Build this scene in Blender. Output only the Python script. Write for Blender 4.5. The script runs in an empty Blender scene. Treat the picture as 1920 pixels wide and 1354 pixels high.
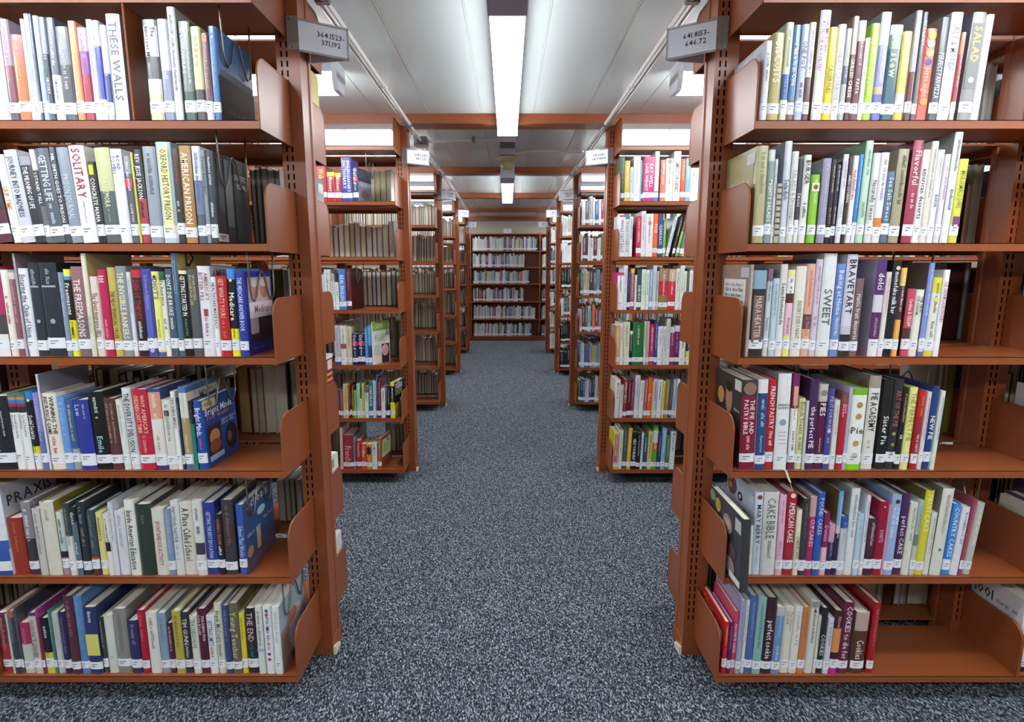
import bpy, math, random
from mathutils import Matrix, Vector

# ---------------------------------------------------------------- camera, world, exposure
C = bpy.context.scene
COL = C.collection
PITCH = math.radians(9.38)      # the camera looks slightly down
FPX = 1053.0                    # focal length in pixels of a 1920 px wide frame
HC = 1.31                       # lens height above the carpet
cam_data = bpy.data.cameras.new('camera')
cam_data.sensor_width = 36.0
cam_data.lens = FPX / 1920 * 36
cam_data.shift_x = 8.5 / 1920
cam_data.clip_start = 0.05
cam_data.clip_end = 60
camera = bpy.data.objects.new('camera', cam_data)
camera.location = (0, 0, HC)
camera.rotation_euler = (math.pi / 2 - PITCH, 0, 0)
COL.objects.link(camera)
C.camera = camera
C.view_settings.view_transform = 'Standard'
C.view_settings.look = 'None'
C.view_settings.gamma = 1
C.view_settings.use_curve_mapping = False
C.view_settings.exposure = 0.0
world = bpy.data.worlds.new('world')
C.world = world
world.use_nodes = True
world.node_tree.nodes['Background'].inputs[0].default_value = (0.9, 0.95, 1.0, 1)
world.node_tree.nodes['Background'].inputs[1].default_value = 0.05
LAMP = 25.0                      # brightness of the fluorescent lenses

SP, CP = math.sin(PITCH), math.cos(PITCH)


def at(px, py, Y):
    """Pixel of the photograph and a distance along the aisle -> point in the room."""
    v = (677 - py) / FPX
    dz = Y * (v * CP - SP) / (CP + v * SP)
    zc = Y * CP - dz * SP
    return ((px - 951.5) / FPX * zc, HC + dz)


# ---------------------------------------------------------------- colours and materials
def lin(c):
    c = c / 255.0
    return c / 12.92 if c <= 0.04045 else ((c + 0.055) / 1.055) ** 2.4


def rgb(h):
    h = h.strip()
    if len(h) == 3:
        h = ''.join(c * 2 for c in h)
    return tuple(lin(int(h[i:i + 2], 16)) for i in (0, 2, 4)) + (1.0,)


def new_mat(name, color=None, rough=0.5, spec=0.5, metal=0.0, coat=0.0):
    m = bpy.data.materials.new(name)
    m.use_nodes = True
    b = m.node_tree.nodes['Principled BSDF']
    if color:
        b.inputs['Base Color'].default_value = rgb(color)
    b.inputs['Roughness'].default_value = rough
    b.inputs['Specular IOR Level'].default_value = spec
    b.inputs['Metallic'].default_value = metal
    b.inputs['Coat Weight'].default_value = coat
    b.inputs['Coat Roughness'].default_value = 0.15
    return m, b, m.node_tree.nodes, m.node_tree.links


def add_bump(nodes, links, b, scale, strength, dist=0.002, detail=2.0):
    tc = nodes.new('ShaderNodeTexCoord')
    n = nodes.new('ShaderNodeTexNoise')
    n.inputs['Scale'].default_value = scale
    n.inputs['Detail'].default_value = detail
    bu = nodes.new('ShaderNodeBump')
    bu.inputs['Strength'].default_value = strength
    bu.inputs['Distance'].default_value = dist
    links.new(tc.outputs['Object'], n.inputs['Vector'])
    links.new(n.outputs['Fac'], bu.inputs['Height'])
    links.new(bu.outputs['Normal'], b.inputs['Normal'])
    return n


M = {}


def make_materials():
    # enamelled shelving steel, orange brown, with a fine orange-peel
    m, b, n, l = new_mat('enamelled_steel', 'a85a3a', 0.34, 0.5)
    no = add_bump(n, l, b, 260, 0.12, 0.0006)
    mix = n.new('ShaderNodeMix'); mix.data_type = 'RGBA'
    mix.inputs[6].default_value = rgb('99522d'); mix.inputs[7].default_value = rgb('854522')
    tc = n.new('ShaderNodeTexCoord'); n2 = n.new('ShaderNodeTexNoise'); n2.inputs['Scale'].default_value = 3.5
    l.new(tc.outputs['Object'], n2.inputs['Vector']); l.new(n2.outputs['Fac'], mix.inputs[0])
    l.new(mix.outputs[2], b.inputs['Base Color'])
    M['steel'] = m
    M['slot'] = new_mat('slot_dark', '140b08', 0.9, 0.1)[0]
    # book jackets: colour stored on the faces, printed design plus painted glare on some spines
    for key, ro, co in (('jacket', 0.32, 0.35), ('print', 0.45, 0.0)):
        m, b, n, l = new_mat(key, None, ro, 0.5, 0, co)
        a = n.new('ShaderNodeAttribute'); a.attribute_name = 'Col'
        hs = n.new('ShaderNodeHueSaturation'); hs.inputs['Saturation'].default_value = 1.0
        l.new(a.outputs['Color'], hs.inputs['Color'])
        if key == 'jacket':
            tc = n.new('ShaderNodeTexCoord'); nn = n.new('ShaderNodeTexNoise'); nn.inputs['Scale'].default_value = 60
            mr = n.new('ShaderNodeMapRange'); mr.inputs[3].default_value = 0.88; mr.inputs[4].default_value = 1.08
            l.new(tc.outputs['Object'], nn.inputs['Vector']); l.new(nn.outputs['Fac'], mr.inputs[0]); l.new(mr.outputs[0], hs.inputs['Value'])
            bu = n.new('ShaderNodeBump'); bu.inputs['Strength'].default_value = 0.25; bu.inputs['Distance'].default_value = 0.002
            n3 = n.new('ShaderNodeTexNoise'); n3.inputs['Scale'].default_value = 28
            l.new(tc.outputs['Object'], n3.inputs['Vector']); l.new(n3.outputs['Fac'], bu.inputs['Height']); l.new(bu.outputs['Normal'], b.inputs['Normal'])
        l.new(hs.outputs['Color'], b.inputs['Base Color'])
        M[key] = m
    # page edges: fine sheets stacked across the thickness
    m, b, n, l = new_mat('page_edges', 'e6e2d2', 0.8, 0.2)
    tc = n.new('ShaderNodeTexCoord'); mp = n.new('ShaderNodeMapping'); mp.inputs['Scale'].default_value = (900, 3, 3)
    nn = n.new('ShaderNodeTexNoise'); nn.inputs['Scale'].default_value = 1.0; nn.inputs['Detail'].default_value = 1
    mix = n.new('ShaderNodeMix'); mix.data_type = 'RGBA'
    a = n.new('ShaderNodeAttribute'); a.attribute_name = 'Col'
    mu = n.new('ShaderNodeMix'); mu.data_type = 'RGBA'; mu.blend_type = 'MULTIPLY'; mu.inputs[0].default_value = 1
    mix.inputs[6].default_value = rgb('d2cdbf'); mix.inputs[7].default_value = (1, 1, 1, 1)
    l.new(tc.outputs['Object'], mp.inputs['Vector']); l.new(mp.outputs['Vector'], nn.inputs['Vector']); l.new(nn.outputs['Fac'], mix.inputs[0])
    l.new(mix.outputs[2], mu.inputs[6]); l.new(a.outputs['Color'], mu.inputs[7]); l.new(mu.outputs[2], b.inputs['Base Color'])
    M['pages'] = m
    # speckled loop carpet
    m, b, n, l = new_mat('carpet', '6a7484', 0.95, 0.15)
    tc = n.new('ShaderNodeTexCoord')
    v = n.new('ShaderNodeTexVoronoi'); v.inputs['Scale'].default_value = 230; v.inputs['Randomness'].default_value = 1
    mp = n.new('ShaderNodeMapping'); mp.inputs['Rotation'].default_value = (0, 0, 0.6); mp.inputs['Scale'].default_value = (1.0, 0.5, 1)
    n1 = n.new('ShaderNodeTexNoise'); n1.inputs['Scale'].default_value = 210; n1.inputs['Detail'].default_value = 3; n1.inputs['Roughness'].default_value = 0.7
    n2 = n.new('ShaderNodeTexNoise'); n2.inputs['Scale'].default_value = 2.2
    cr = n.new('ShaderNodeValToRGB')
    e = cr.color_ramp.elements
    e[0].position = 0.38; e[0].color = rgb('14191f'); e[1].position = 0.70; e[1].color = rgb('c2c7ce')
    k = cr.color_ramp.elements.new(0.46); k.color = rgb('383f4a'); k = cr.color_ramp.elements.new(0.56); k.color = rgb('5f6875')
    l.new(tc.outputs['Object'], mp.inputs['Vector']); l.new(mp.outputs['Vector'], v.inputs['Vector']); l.new(mp.outputs['Vector'], n1.inputs['Vector'])
    l.new(tc.outputs['Object'], n2.inputs['Vector'])
    sep = n.new('ShaderNodeSeparateColor'); l.new(v.outputs['Color'], sep.inputs[0])
    ma = n.new('ShaderNodeMath'); ma.operation = 'MULTIPLY_ADD'; ma.inputs[1].default_value = 0.22; l.new(sep.outputs[0], ma.inputs[0])
    mb = n.new('ShaderNodeMath'); mb.operation = 'MULTIPLY_ADD'; mb.inputs[1].default_value = 1.0; mb.inputs[2].default_value = -0.11
    l.new(n1.outputs['Fac'], mb.inputs[0]); l.new(mb.outputs[0], ma.inputs[2])
    l.new(ma.outputs[0], cr.inputs[0])
    l.new(cr.outputs['Color'], b.inputs['Base Color'])
    bu = n.new('ShaderNodeBump'); bu.inputs['Strength'].default_value = 0.8; bu.inputs['Distance'].default_value = 0.004
    l.new(ma.outputs[0], bu.inputs['Height']); l.new(bu.outputs['Normal'], b.inputs['Normal'])
    M['carpet'] = m
    # glossy enamelled ceiling pans
    m, b, n, l = new_mat('ceiling_enamel', 'dde5e4', 0.2, 0.32)
    add_bump(n, l, b, 3.0, 0.12, 0.01)
    M['ceiling'] = m
    M['joint'] = new_mat('joint_highlight', 'e4e6e2', 0.5, 0.4)[0]  # pale strip colour stands in for the thin highlight along each seam
    M['wall'] = new_mat('wall_paint', 'a89f90', 0.7, 0.3)[0]
    m, b, n, l = new_mat('fluorescent_lens', 'f4f6f8', 0.4, 0.5)
    b.inputs['Emission Color'].default_value = (0.93, 0.97, 1.0, 1); b.inputs['Emission Strength'].default_value = LAMP
    M['lens'] = m
    M['housing'] = new_mat('lamp_housing', 'c4c4d0', 0.4, 0.5)[0]
    M['prism'] = new_mat('prismatic_plastic', 'e0e4ee', 0.25, 0.5)[0]
    M['dark'] = new_mat('dark_glass', '3a3a3c', 0.3, 0.5)[0]
    M['conduit'] = new_mat('conduit_paint', 'ecece8', 0.35, 0.6)[0]
    M['zinc'] = new_mat('zinc', '8a8c8e', 0.35, 0.5, 0.8)[0]
    M['ivory'] = new_mat('ivory_plastic', 'c8c08a', 0.4, 0.5)[0]
    M['wire'] = new_mat('wire', '8a857c', 0.3, 0.5, 0.7)[0]
    m, b, n, l = new_mat('clear_acrylic', 'b8b4b4', 0.12, 0.5)
    b.inputs['Transmission Weight'].default_value = 0.45; b.inputs['Alpha'].default_value = 0.6
    M['acrylic'] = m
    M['card'] = new_mat('sign_card', 'dcdce6', 0.35, 0.5, 0, 0.3)[0]
    M['ink'] = new_mat('ink', '33333a', 0.6, 0.2)[0]
    M['glide'] = new_mat('cream_plastic', 'ddd8c4', 0.5, 0.4)[0]


make_materials()


# ---------------------------------------------------------------- mesh helpers
class MB:
    def __init__(s):
        s.v = []; s.f = []; s.c = []; s.m = []

    def add(s, verts, faces, col=None, mi=0, cols=None):
        o = len(s.v); s.v.extend(verts)
        for i, f in enumerate(faces):
            s.f.append([a + o for a in f]); s.c.append(cols[i] if cols else col); s.m.append(mi)

    def box(s, a, b, col=None, mi=0):
        (x0, y0, z0), (x1, y1, z1) = a, b
        s.add([(x0, y0, z0), (x1, y0, z0), (x1, y1, z0), (x0, y1, z0), (x0, y0, z1), (x1, y0, z1), (x1, y1, z1), (x0, y1, z1)],
              [(0, 3, 2, 1), (4, 5, 6, 7), (0, 1, 5, 4), (1, 2, 6, 5), (2, 3, 7, 6), (3, 0, 4, 7)], col, mi)

    def prism(s, poly, axis, a, b, col=None, mi=0):
        """poly (u, v) extruded along axis 0/1/2 between a and b"""
        n = len(poly)
        def P(u, v, w):
            return [(w, u, v), (u, w, v), (u, v, w)][axis]
        vs = [P(u, v, a) for u, v in poly] + [P(u, v, b) for u, v in poly]
        fs = [tuple(range(n))[::-1], tuple(range(n, 2 * n))] + [(i, (i + 1) % n, n + (i + 1) % n, n + i) for i in range(n)]
        s.add(vs, fs, col, mi)

    def tube(s, pts, r, seg=8, col=None, mi=0):
        pts = [Vector(p) for p in pts]; n = len(pts); vs = []
        up = Vector((0, 0, 1))
        for i, p in enumerate(pts):
            t = (pts[min(i + 1, n - 1)] - pts[max(i - 1, 0)]).normalized()
            ref = Vector((1, 0, 0)) if abs(t.x) < 0.9 else up
            u = t.cross(ref).normalized(); w = t.cross(u)
            vs += [tuple(p + r * (math.cos(2 * math.pi * k / seg) * u + math.sin(2 * math.pi * k / seg) * w)) for k in range(seg)]
        fs = [(i * seg + k, i * seg + (k + 1) % seg, (i + 1) * seg + (k + 1) % seg, (i + 1) * seg + k) for i in range(n - 1) for k in range(seg)]
        fs += [tuple(range(seg))[::-1], tuple((n - 1) * seg + k for k in range(seg))]
        s.add(vs, fs, col, mi)

    def lathe(s, prof, cx, cy, seg=24, col=None, mi=0):
        vs = [(cx + r * math.cos(2 * math.pi * k / seg), cy + r * math.sin(2 * math.pi * k / seg), z) for r, z in prof for k in range(seg)]
        n = len(prof)
        fs = [(i * seg + k, i * seg + (k + 1) % seg, (i + 1) * seg + (k + 1) % seg, (i + 1) * seg + k) for i in range(n - 1) for k in range(seg)]
        fs += [tuple(range(seg))[::-1], tuple((n - 1) * seg + k for k in range(seg))]
        s.add(vs, fs, col, mi)

    def put(s, other, mat, mi=None):
        o = len(s.v)
        s.v.extend([tuple(mat @ Vector(p)) for p in other.v])
        for f, c, m_ in zip(other.f, other.c, other.m):
            s.f.append([a + o for a in f]); s.c.append(c); s.m.append(m_ if mi is None else mi)

    def build(s, name, mats, parent=None, smooth=False):
        me = bpy.data.meshes.new(name)
        me.from_pydata(s.v, [], s.f)
        if not isinstance(mats, (list, tuple)):
            mats = [mats]
        for k in mats:
            me.materials.append(M[k])
        if len(mats) > 1:
            me.polygons.foreach_set('material_index', s.m)
        if any(c is not None for c in s.c):
            ca = me.color_attributes.new('Col', 'FLOAT_COLOR', 'CORNER')
            buf = []
            for f, c in zip(s.f, s.c):
                buf.extend((c or (1, 1, 1, 1)) * len(f))
            ca.data.foreach_set('color', buf)
        if smooth:
            me.polygons.foreach_set('use_smooth', [True] * len(s.f))
        me.update()
        ob = bpy.data.objects.new(name, me)
        COL.objects.link(ob)
        if parent:
            ob.parent = parent
        return ob


def tag(o, label=None, cat=None, group=None, kind=None):
    if label: o['label'] = label
    if cat: o['category'] = cat
    if group: o['group'] = group
    if kind: o['kind'] = kind
    return o


def empty(name, loc=(0, 0, 0)):
    o = bpy.data.objects.new(name, None)
    o.location = loc
    COL.objects.link(o)
    return o


# ---------------------------------------------------------------- lettering
GLY = {}


def glyph(ch):
    if ch in GLY:
        return GLY[ch]
    cu = bpy.data.curves.new('glyph', 'FONT')
    cu.body = ch; cu.size = 1.0; cu.resolution_u = 1; cu.offset = 0.012
    ob = bpy.data.objects.new('glyph', cu)
    me = ob.to_mesh()
    vs = [(v.co.x, v.co.y) for v in me.vertices]
    fs = [tuple(p.vertices) for p in me.polygons]
    ob.to_mesh_clear()
    bpy.data.objects.remove(ob); bpy.data.curves.remove(cu)
    if vs:
        x0 = min(v[0] for v in vs); x1 = max(v[0] for v in vs)
        vs = [(x - x0, y) for x, y in vs]; w = x1 - x0
    else:
        w = 0.25
    GLY[ch] = (vs, fs, w)
    return GLY[ch]


def text_run(s):
    """flat glyph outlines of a line, cap height about 0.7, with its length"""
    vs, fs, x = [], [], 0.0
    for ch in s:
        gv, gf, w = glyph(ch)
        o = len(vs)
        vs += [(a + x, b) for a, b in gv]
        fs += [tuple(i + o for i in f) for f in gf]
        x += w + (0.09 if ch != ' ' else 0.02)
    return vs, fs, max(x - 0.09, 0.1)


def worn_run(n, rnd):
    """an unreadable line of small print: n little strokes of uneven height"""
    vs, fs, x = [], [], 0.0
    for _ in range(n):
        w = rnd.choice((0.18, 0.3, 0.42)); h = rnd.choice((0.5, 0.5, 0.7)); o = len(vs)
        if rnd.random() < 0.14:
            x += 0.35; continue
        t = 0.1
        vs += [(x, 0), (x + t, 0), (x + t, h), (x, h), (x + w, 0), (x + w - t, 0), (x + w - t, h), (x + w, h)]
        fs += [(o, o + 1, o + 2, o + 3), (o + 5, o + 4, o + 7, o + 6)]
        k = h * rnd.choice((0, 0.4, 0.8)); o = len(vs)
        vs += [(x + t, k), (x + w - t, k), (x + w - t, k + t), (x + t, k + t)]
        fs += [(o, o + 1, o + 2, o + 3)]
        x += w + 0.12
    return vs, fs, max(x, 0.1)


# ---------------------------------------------------------------- one book
def book_parts(w, h, d, bands, side, title, tcol, opts, rnd):
    """meshes of a book standing on z = 0, spine at y = 0 facing -y, centred on x"""
    hard = 'pb' not in opts
    t = 0.0022 if hard else 0.0006
    ch = min(0.004, w * 0.22)                      # rounding of the spine
    hw = w / 2
    outer = [(-hw, d), (-hw, ch), (-hw * 0.72, ch * 0.25), (-hw * 0.35, 0), (hw * 0.35, 0), (hw * 0.72, ch * 0.25), (hw, ch), (hw, d)]
    inner = [(-hw + t, d), (-hw + t, ch + t), (-hw * 0.66, ch * 0.25 + t), (-hw * 0.3, t), (hw * 0.3, t), (hw * 0.66, ch * 0.25 + t), (hw - t, ch + t), (hw - t, d)]
    cover = MB()
    zs = [0.0]
    cs = []
    fr = [b for b in bands[1::2]]
    cols = bands[0::2]
    # bands are listed from the top down
    edges = [1.0] + [1 - f for f in fr] + [0.0]
    edges = edges[::-1]; cols = cols[::-1]
    n = len(outer)
    for bi in range(len(cols)):
        z0, z1 = edges[bi] * h, edges[bi + 1] * h
        c = rgb(cols[bi]); sc = rgb(side)
        vs = [(x, y, z0) for x, y in outer] + [(x, y, z1) for x, y in outer]
        fs = []; fc = []
        for i in range(n - 1):
            fs.append((i, i + 1, n + i + 1, n + i)); fc.append(sc if i in (0, n - 2) else c)
        cover.add(vs, fs, cols=fc)
    sc = rgb(side)
    vs = [(x, y, 0) for x, y in inner] + [(x, y, h) for x, y in inner]
    cover.add(vs, [(n + i, n + i + 1, i + 1, i) for i in range(n - 1)], sc)
    for z, flip in ((0, 1), (h, 0)):
        vs = [(x, y, z) for x, y in outer] + [(x, y, z) for x, y in inner]
        fs = [((n + i, n + i + 1, i + 1, i) if flip else (i, i + 1, n + i + 1, n + i)) for i in range(n - 1)]
        cover.add(vs, fs, rgb(cols[-1]) if z else rgb(cols[0]))
    for s0 in (0, n - 1):
        (a, b), (c2, d2) = outer[s0], inner[s0]
        cover.add([(a, b, 0), (c2, d2, 0), (c2, d2, h), (a, b, h)], [(0, 1, 2, 3) if s0 else (3, 2, 1, 0)], sc)
    pages = MB()
    g = 0.004 if hard else 0.0004
    pages.box((-hw + t + .0002, t + 0.002 + ch, g), (hw - t - .0002, d - (0.004 if hard else 0.0002), h - g), rgb(opts.get('pg', 'f4f1e6')))
    pages.box((-hw * 0.6, t + 0.0006, g), (hw * 0.6, t + 0.002 + ch, h - g), rgb(opts.get('pg', 'f4f1e6')))
    # call number sticker wrapped over the spine
    label = None
    zl0, zl1 = (0.015, 0.050) if 'lz' in opts else (0.019, 0.047)
    jz = rnd.uniform(-0.004, 0.004); zl0, zl1 = zl0 + jz, zl1 + jz + rnd.uniform(-0.004, 0.002)
    if 'nl' not in opts:
        label = MB()
        e = 0.0006
        prof = [(-hw - e, ch + 0.004), (-hw - e, ch - e), (-hw * 0.72, ch * 0.25 - e), (-hw * 0.35, -e), (hw * 0.35, -e), (hw * 0.72, ch * 0.25 - e), (hw + e, ch - e), (hw + e, ch + 0.004)]
        prof = prof[1:-1]
        m_ = len(prof)
        label.add([(x, y, zl0) for x, y in prof] + [(x, y, zl1) for x, y in prof], [(i, i + 1, m_ + i + 1, m_ + i) for i in range(m_ - 1)], rgb('e9ebf1'))
        for k, fr_ in enumerate((0.8, 0.45)):
            zz = zl1 - 0.010 - 0.007 * k
            x0 = -hw * 0.6; x1 = x0 + w * 0.6 * fr_
            xx = x0
            while xx < x1:
                label.add([(xx, -0.0011, zz), (min(xx + 0.0016, x1), -0.0011, zz), (min(xx + 0.0016, x1), -0.0011, zz + 0.0026), (xx, -0.0011, zz + 0.0026)], [(0, 1, 2, 3)], rgb('4a4c55'))
                xx += 0.0023
    # lettering, reading from the top down
    letters = None
    if title:
        letters = MB()
        ztop = h * (1 - opts.get('t0', 0.07)); zbot = max(h * (1 - opts.get('t1', 0.80)), (zl1 + 0.006) if label else 0.01)
        colr = rgb(tcol or '333333')
        lines = title.split('/')
        sub = None
        if '+' in lines[-1]:
            lines[-1], sub = lines[-1].split('+')
        y = -0.0009
        if 'U' in opts:                                  # set across the spine
            for k, ln in enumerate(lines):
                vs, fs, L = text_run(ln)
                s = min(w * 0.86 / L, 0.05)
                z = h * (1 - opts.get('t0', 0.35)) - k * s * 1.0
                letters.add([(a * s - L * s / 2, y, z + b * s) for a, b in vs], fs, colr)
        else:
            span = ztop - zbot
            main = span * (0.66 if sub else 1.0)
            nl = len(lines)
            for k, ln in enumerate(lines):
                if ln.startswith('~'):
                    cap = 0.6; s = min(w, 0.03) * 0.30 / cap / nl
                    vs, fs, L = worn_run(min(60, int(main * rnd.uniform(0.6, 0.9) / s / 0.42)), rnd)
                    s = min(s, main / L)
                else:
                    vs, fs, L = text_run(ln); cap = 0.7
                    s = min(main / L, w * 0.60 / cap / nl)
                sy = min(s * 1.7, w * 0.56 / cap / nl) if (main / L < w * 0.60 / cap / nl and ln[0] != '~') else s
                x0 = -sy * cap / 2 + (nl - 1) / 2 * (w * 0.8 / nl) - k * (w * 0.8 / nl)
                x0 = max(-hw * 0.86, x0)
                letters.add([(x0 + b * sy, y, ztop - a * s) for a, b in vs], fs, colr)
            if sub:
                if sub.startswith('~'):
                    vs, fs, L = worn_run(int(sub[1:] or 12), rnd)
                else:
                    vs, fs, L = text_run(sub)
                s = min((span * 0.30) / L, w * 0.42 / 0.7)
                letters.add([(-s * 0.35 + b * s, y, ztop - span * 0.70 - a * s) for a, b in vs], fs, rgb(opts.get('sc', tcol or '333333')))
    # discs, panels and little pictures printed on the spine
    if 'pn' in opts:
        if letters is None: letters = MB()
        pre = MB()
        for (f0, f1, c, k) in opts['pn']:
            z1, z0 = h * (1 - f0), h * (1 - f1); q = hw * k
            pre.add([(-q, -0.0005, z0), (q, -0.0005, z0), (q, -0.0005, z1), (-q, -0.0005, z1)], [(0, 1, 2, 3)], rgb(c))
        pre.put(letters, Matrix.Identity(4)); letters = pre
    if 'dots' in opts:
        if letters is None: letters = MB()
        for (f, c, k) in opts['dots']:
            r = hw * k; zc = h * (1 - f)
            letters.add([(r * math.cos(a * math.pi / 8), -0.0010 - 0.0001 * k, zc + r * math.sin(a * math.pi / 8)) for a in range(16)], [tuple(range(16))], rgb(c))
    return cover, pages, label, letters


HUES = ((12, 'red'), (38, 'orange'), (68, 'yellow'), (165, 'green'), (195, 'teal'), (255, 'blue'), (290, 'purple'), (338, 'pink'), (361, 'red'))


def colour_name(h):
    if len(h) == 3: h = ''.join(c * 2 for c in h)
    r, g, b = (int(h[i:i + 2], 16) / 255 for i in (0, 2, 4))
    mx, mn = max(r, g, b), min(r, g, b); s = 0 if mx == 0 else (mx - mn) / mx
    if s < 0.16:
        return 'white' if mx > 0.84 else 'pale grey' if mx > 0.68 else 'grey' if mx > 0.42 else 'dark grey' if mx > 0.22 else 'black'
    d = mx - mn
    hue = (60 * ((g - b) / d % 6) if mx == r else 60 * ((b - r) / d + 2) if mx == g else 60 * ((r - g) / d + 4))
    n = [nm for lim, nm in HUES if hue < lim][0]
    if mx < 0.24: return 'black'
    if n in ('orange', 'yellow') and s < 0.35: return 'cream' if mx > 0.72 else 'beige'
    if n == 'orange' and mx < 0.62: return 'brown'
    if s < 0.3: return ('pale ' if mx > 0.7 else 'greyish ') + n
    if mx < 0.5: return 'dark ' + n
    return n


ORD = ['', 'first', 'second', 'third', 'fourth', 'fifth', 'sixth', 'seventh', 'eighth', 'ninth', 'tenth', 'eleventh', 'twelfth', 'thirteenth', 'fourteenth', 'fifteenth',
       'sixteenth', 'seventeenth', 'eighteenth', 'nineteenth', 'twentieth']


def parse(line):
    p = [q.strip() for q in line.split(';')]
    a = p[0].split()
    e = dict(xl=float(a[0]), xr=float(a[1]), yt=float(a[2]))
    bands = p[1].split(',')
    e['bands'] = [b if i % 2 == 0 else float(b) for i, b in enumerate(bands)]
    title = p[2] if len(p) > 2 else ''
    e['quiet'] = title.startswith('!') or title.startswith('~') or not title
    e['title'] = title.lstrip('!')
    e['tc'] = p[3] if len(p) > 3 else ''
    o = {}
    if len(p) > 4:
        for q in p[4].split():
            if '=' in q:
                k, v = q.split('=', 1)
                if k == 'pn':
                    o.setdefault('pn', []).append((float(v.split(':')[0]), float(v.split(':')[1]), v.split(':')[2], float(v.split(':')[3])))
                elif k == 'dt':
                    o.setdefault('dots', []).append((float(v.split(':')[0]), v.split(':')[1], float(v.split(':')[2])))
                elif k in ('s', 'sc', 'pg'):
                    o[k] = v
                else:
                    o[k] = float(v)
            else:
                o[q] = True
    e['o'] = o
    return e


def interp(pts, x):
    if x <= pts[0][0]: return pts[0][1]
    for (a, b), (c, d) in zip(pts, pts[1:]):
        if x <= c: return b + (d - b) * (x - a) / (c - a)
    return pts[-1][1]


def place_book(kind, e, x, w, z, h, Y, lean, d, rnd, label, group, back=False):
    o = e['o']
    side = o.get('s', e['bands'][0])
    cover, pages, lab, let = book_parts(w, h, d, e['bands'], side, e['title'], e['tc'], o, rnd)
    root = cover.build(kind, 'jacket')
    tag(root, label, kind.replace('_', ' '), group)
    pages.build('pages', 'pages', root)
    if lab: lab.build('call_number_label', 'print', root)
    if let: let.build('title_lettering', 'print', root)
    root.location = (x, Y, z + abs(math.sin(lean)) * w / 2 + 0.0004)
    root.rotation_euler = (0, lean, math.pi if back else 0)
    return root


PREV = {}


def row_of_books(kind, segs, lean, z, Y, ceil_z, place, group, d0=0.165, seed=1):
    """segs: [(ox, oy, scale, lines)]; every line is one book, measured left to right"""
    rnd = random.Random(seed)
    es = []
    for ox, oy, s, lines in segs:
        for ln in lines.strip().split('\n'):
            if not ln.strip(): continue
            e = parse(ln)
            e['xl'] = ox + e['xl'] / s; e['xr'] = ox + e['xr'] / s; e['yt'] = oy + e['yt'] / s
            es.append(e)
    # anchors for labels that quote a neighbour
    names = [None if e['quiet'] else ' '.join(e['title'].replace('/', ' ').split('+')[0].split()[:4]) for e in es]
    last = -9.0
    out = []
    for i, e in enumerate(es):
        Yb = e['o'].get('D', Y) + rnd.uniform(0, 0.006)
        # pixel row where this shelf's surface meets that distance
        t = (z - HC) / Yb
        v = (t * CP + SP) / (CP - t * SP)
        py = 677 - v * FPX
        xa = at(e['xl'], py, Yb)[0]; xb = at(e['xr'], py, Yb)[0]
        if xa < last + 0.0006: xa = last + 0.0006
        if xb < xa + 0.006: xb = xa + 0.006
        last = xb
        h = at(0, e['yt'], Yb)[1] - z
        ln_ = e['o'].get('ln', interp(lean, (e['xl'] + e['xr']) / 2))
        w = (xb - xa) * math.cos(ln_)
        h = max(0.09, min(h, ceil_z - z - 0.006)) - 2 * abs(math.sin(ln_)) * w * 0.5
        h = h / math.cos(ln_)
        # keep clear of the end plate of the shelf
        if xa > 0:
            sh = max(0, 0.634 + 0.0075 + (0.004 if 'D' in e['o'] else 0) + max(0, -math.sin(ln_)) * min(h, 0.17) - xa)
            xa += sh; xb += sh; last = xb
        if xa < 0:
            sh = max(0, -1.539 - xa + max(0, -math.sin(ln_)) * 0.17); xa += sh; xb += sh; last = xb
        cn = colour_name(e['bands'][0] if e['bands'][0] not in ('eee', 'ddd') or len(e['bands']) < 3 else e['bands'][2])
        thin = 'slim ' if w < 0.016 else 'thick ' if w > 0.036 else ''
        kn = kind.replace('_', ' ')
        if names[i]:
            label = f"{thin}{cn} {kn} lettered {names[i]}, {place}"
        else:
            j = i
            while j >= 0 and not names[j]: j -= 1
            k = i
            while k < len(es) and not names[k]: k += 1
            if j >= 0 and (k >= len(es) or i - j <= k - i):
                label = f"{thin}{cn} {kn}, {ORD[i - j]} right of {' '.join(names[j].split()[:2])}, {place}"
            elif k < len(es):
                label = f"{thin}{cn} {kn}, {ORD[k - i]} left of {' '.join(names[k].split()[:2])}, {place}"
            else:
                label = f"{thin}{cn} {kn}, {ORD[i + 1]} from the left, {place}"
        d = e['o'].get('d', d0 * rnd.uniform(0.9, 1.1))
        if abs(xa) < 0.675 and Yb > 1.5: d = min(d, ROWY[0 if Yb < 2.5 else 1] - 0.003 - Yb)
        ob = place_book(kind, e, (xa + xb) / 2, w, z, h, Yb, ln_, d, rnd, label, group)
        out.append((ob, e, w, h, d))
    return out

# ---------------------------------------------------------------- the books, read shelf by shelf; some top-shelf spines have glare painted into upper bands
SH = [1.686, 1.376, 1.069, 0.741, 0.414, 0.089]        # shelf surfaces, top to bottom
TOPZ = 1.984
YS = 1.533                                             # spines of the nearest bays
ROWY = [1.743 + 1.7643 * i for i in range(5)]          # front faces of the uprights
BX = 0.634                                             # shelf ends, from the middle of the aisle

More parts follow.
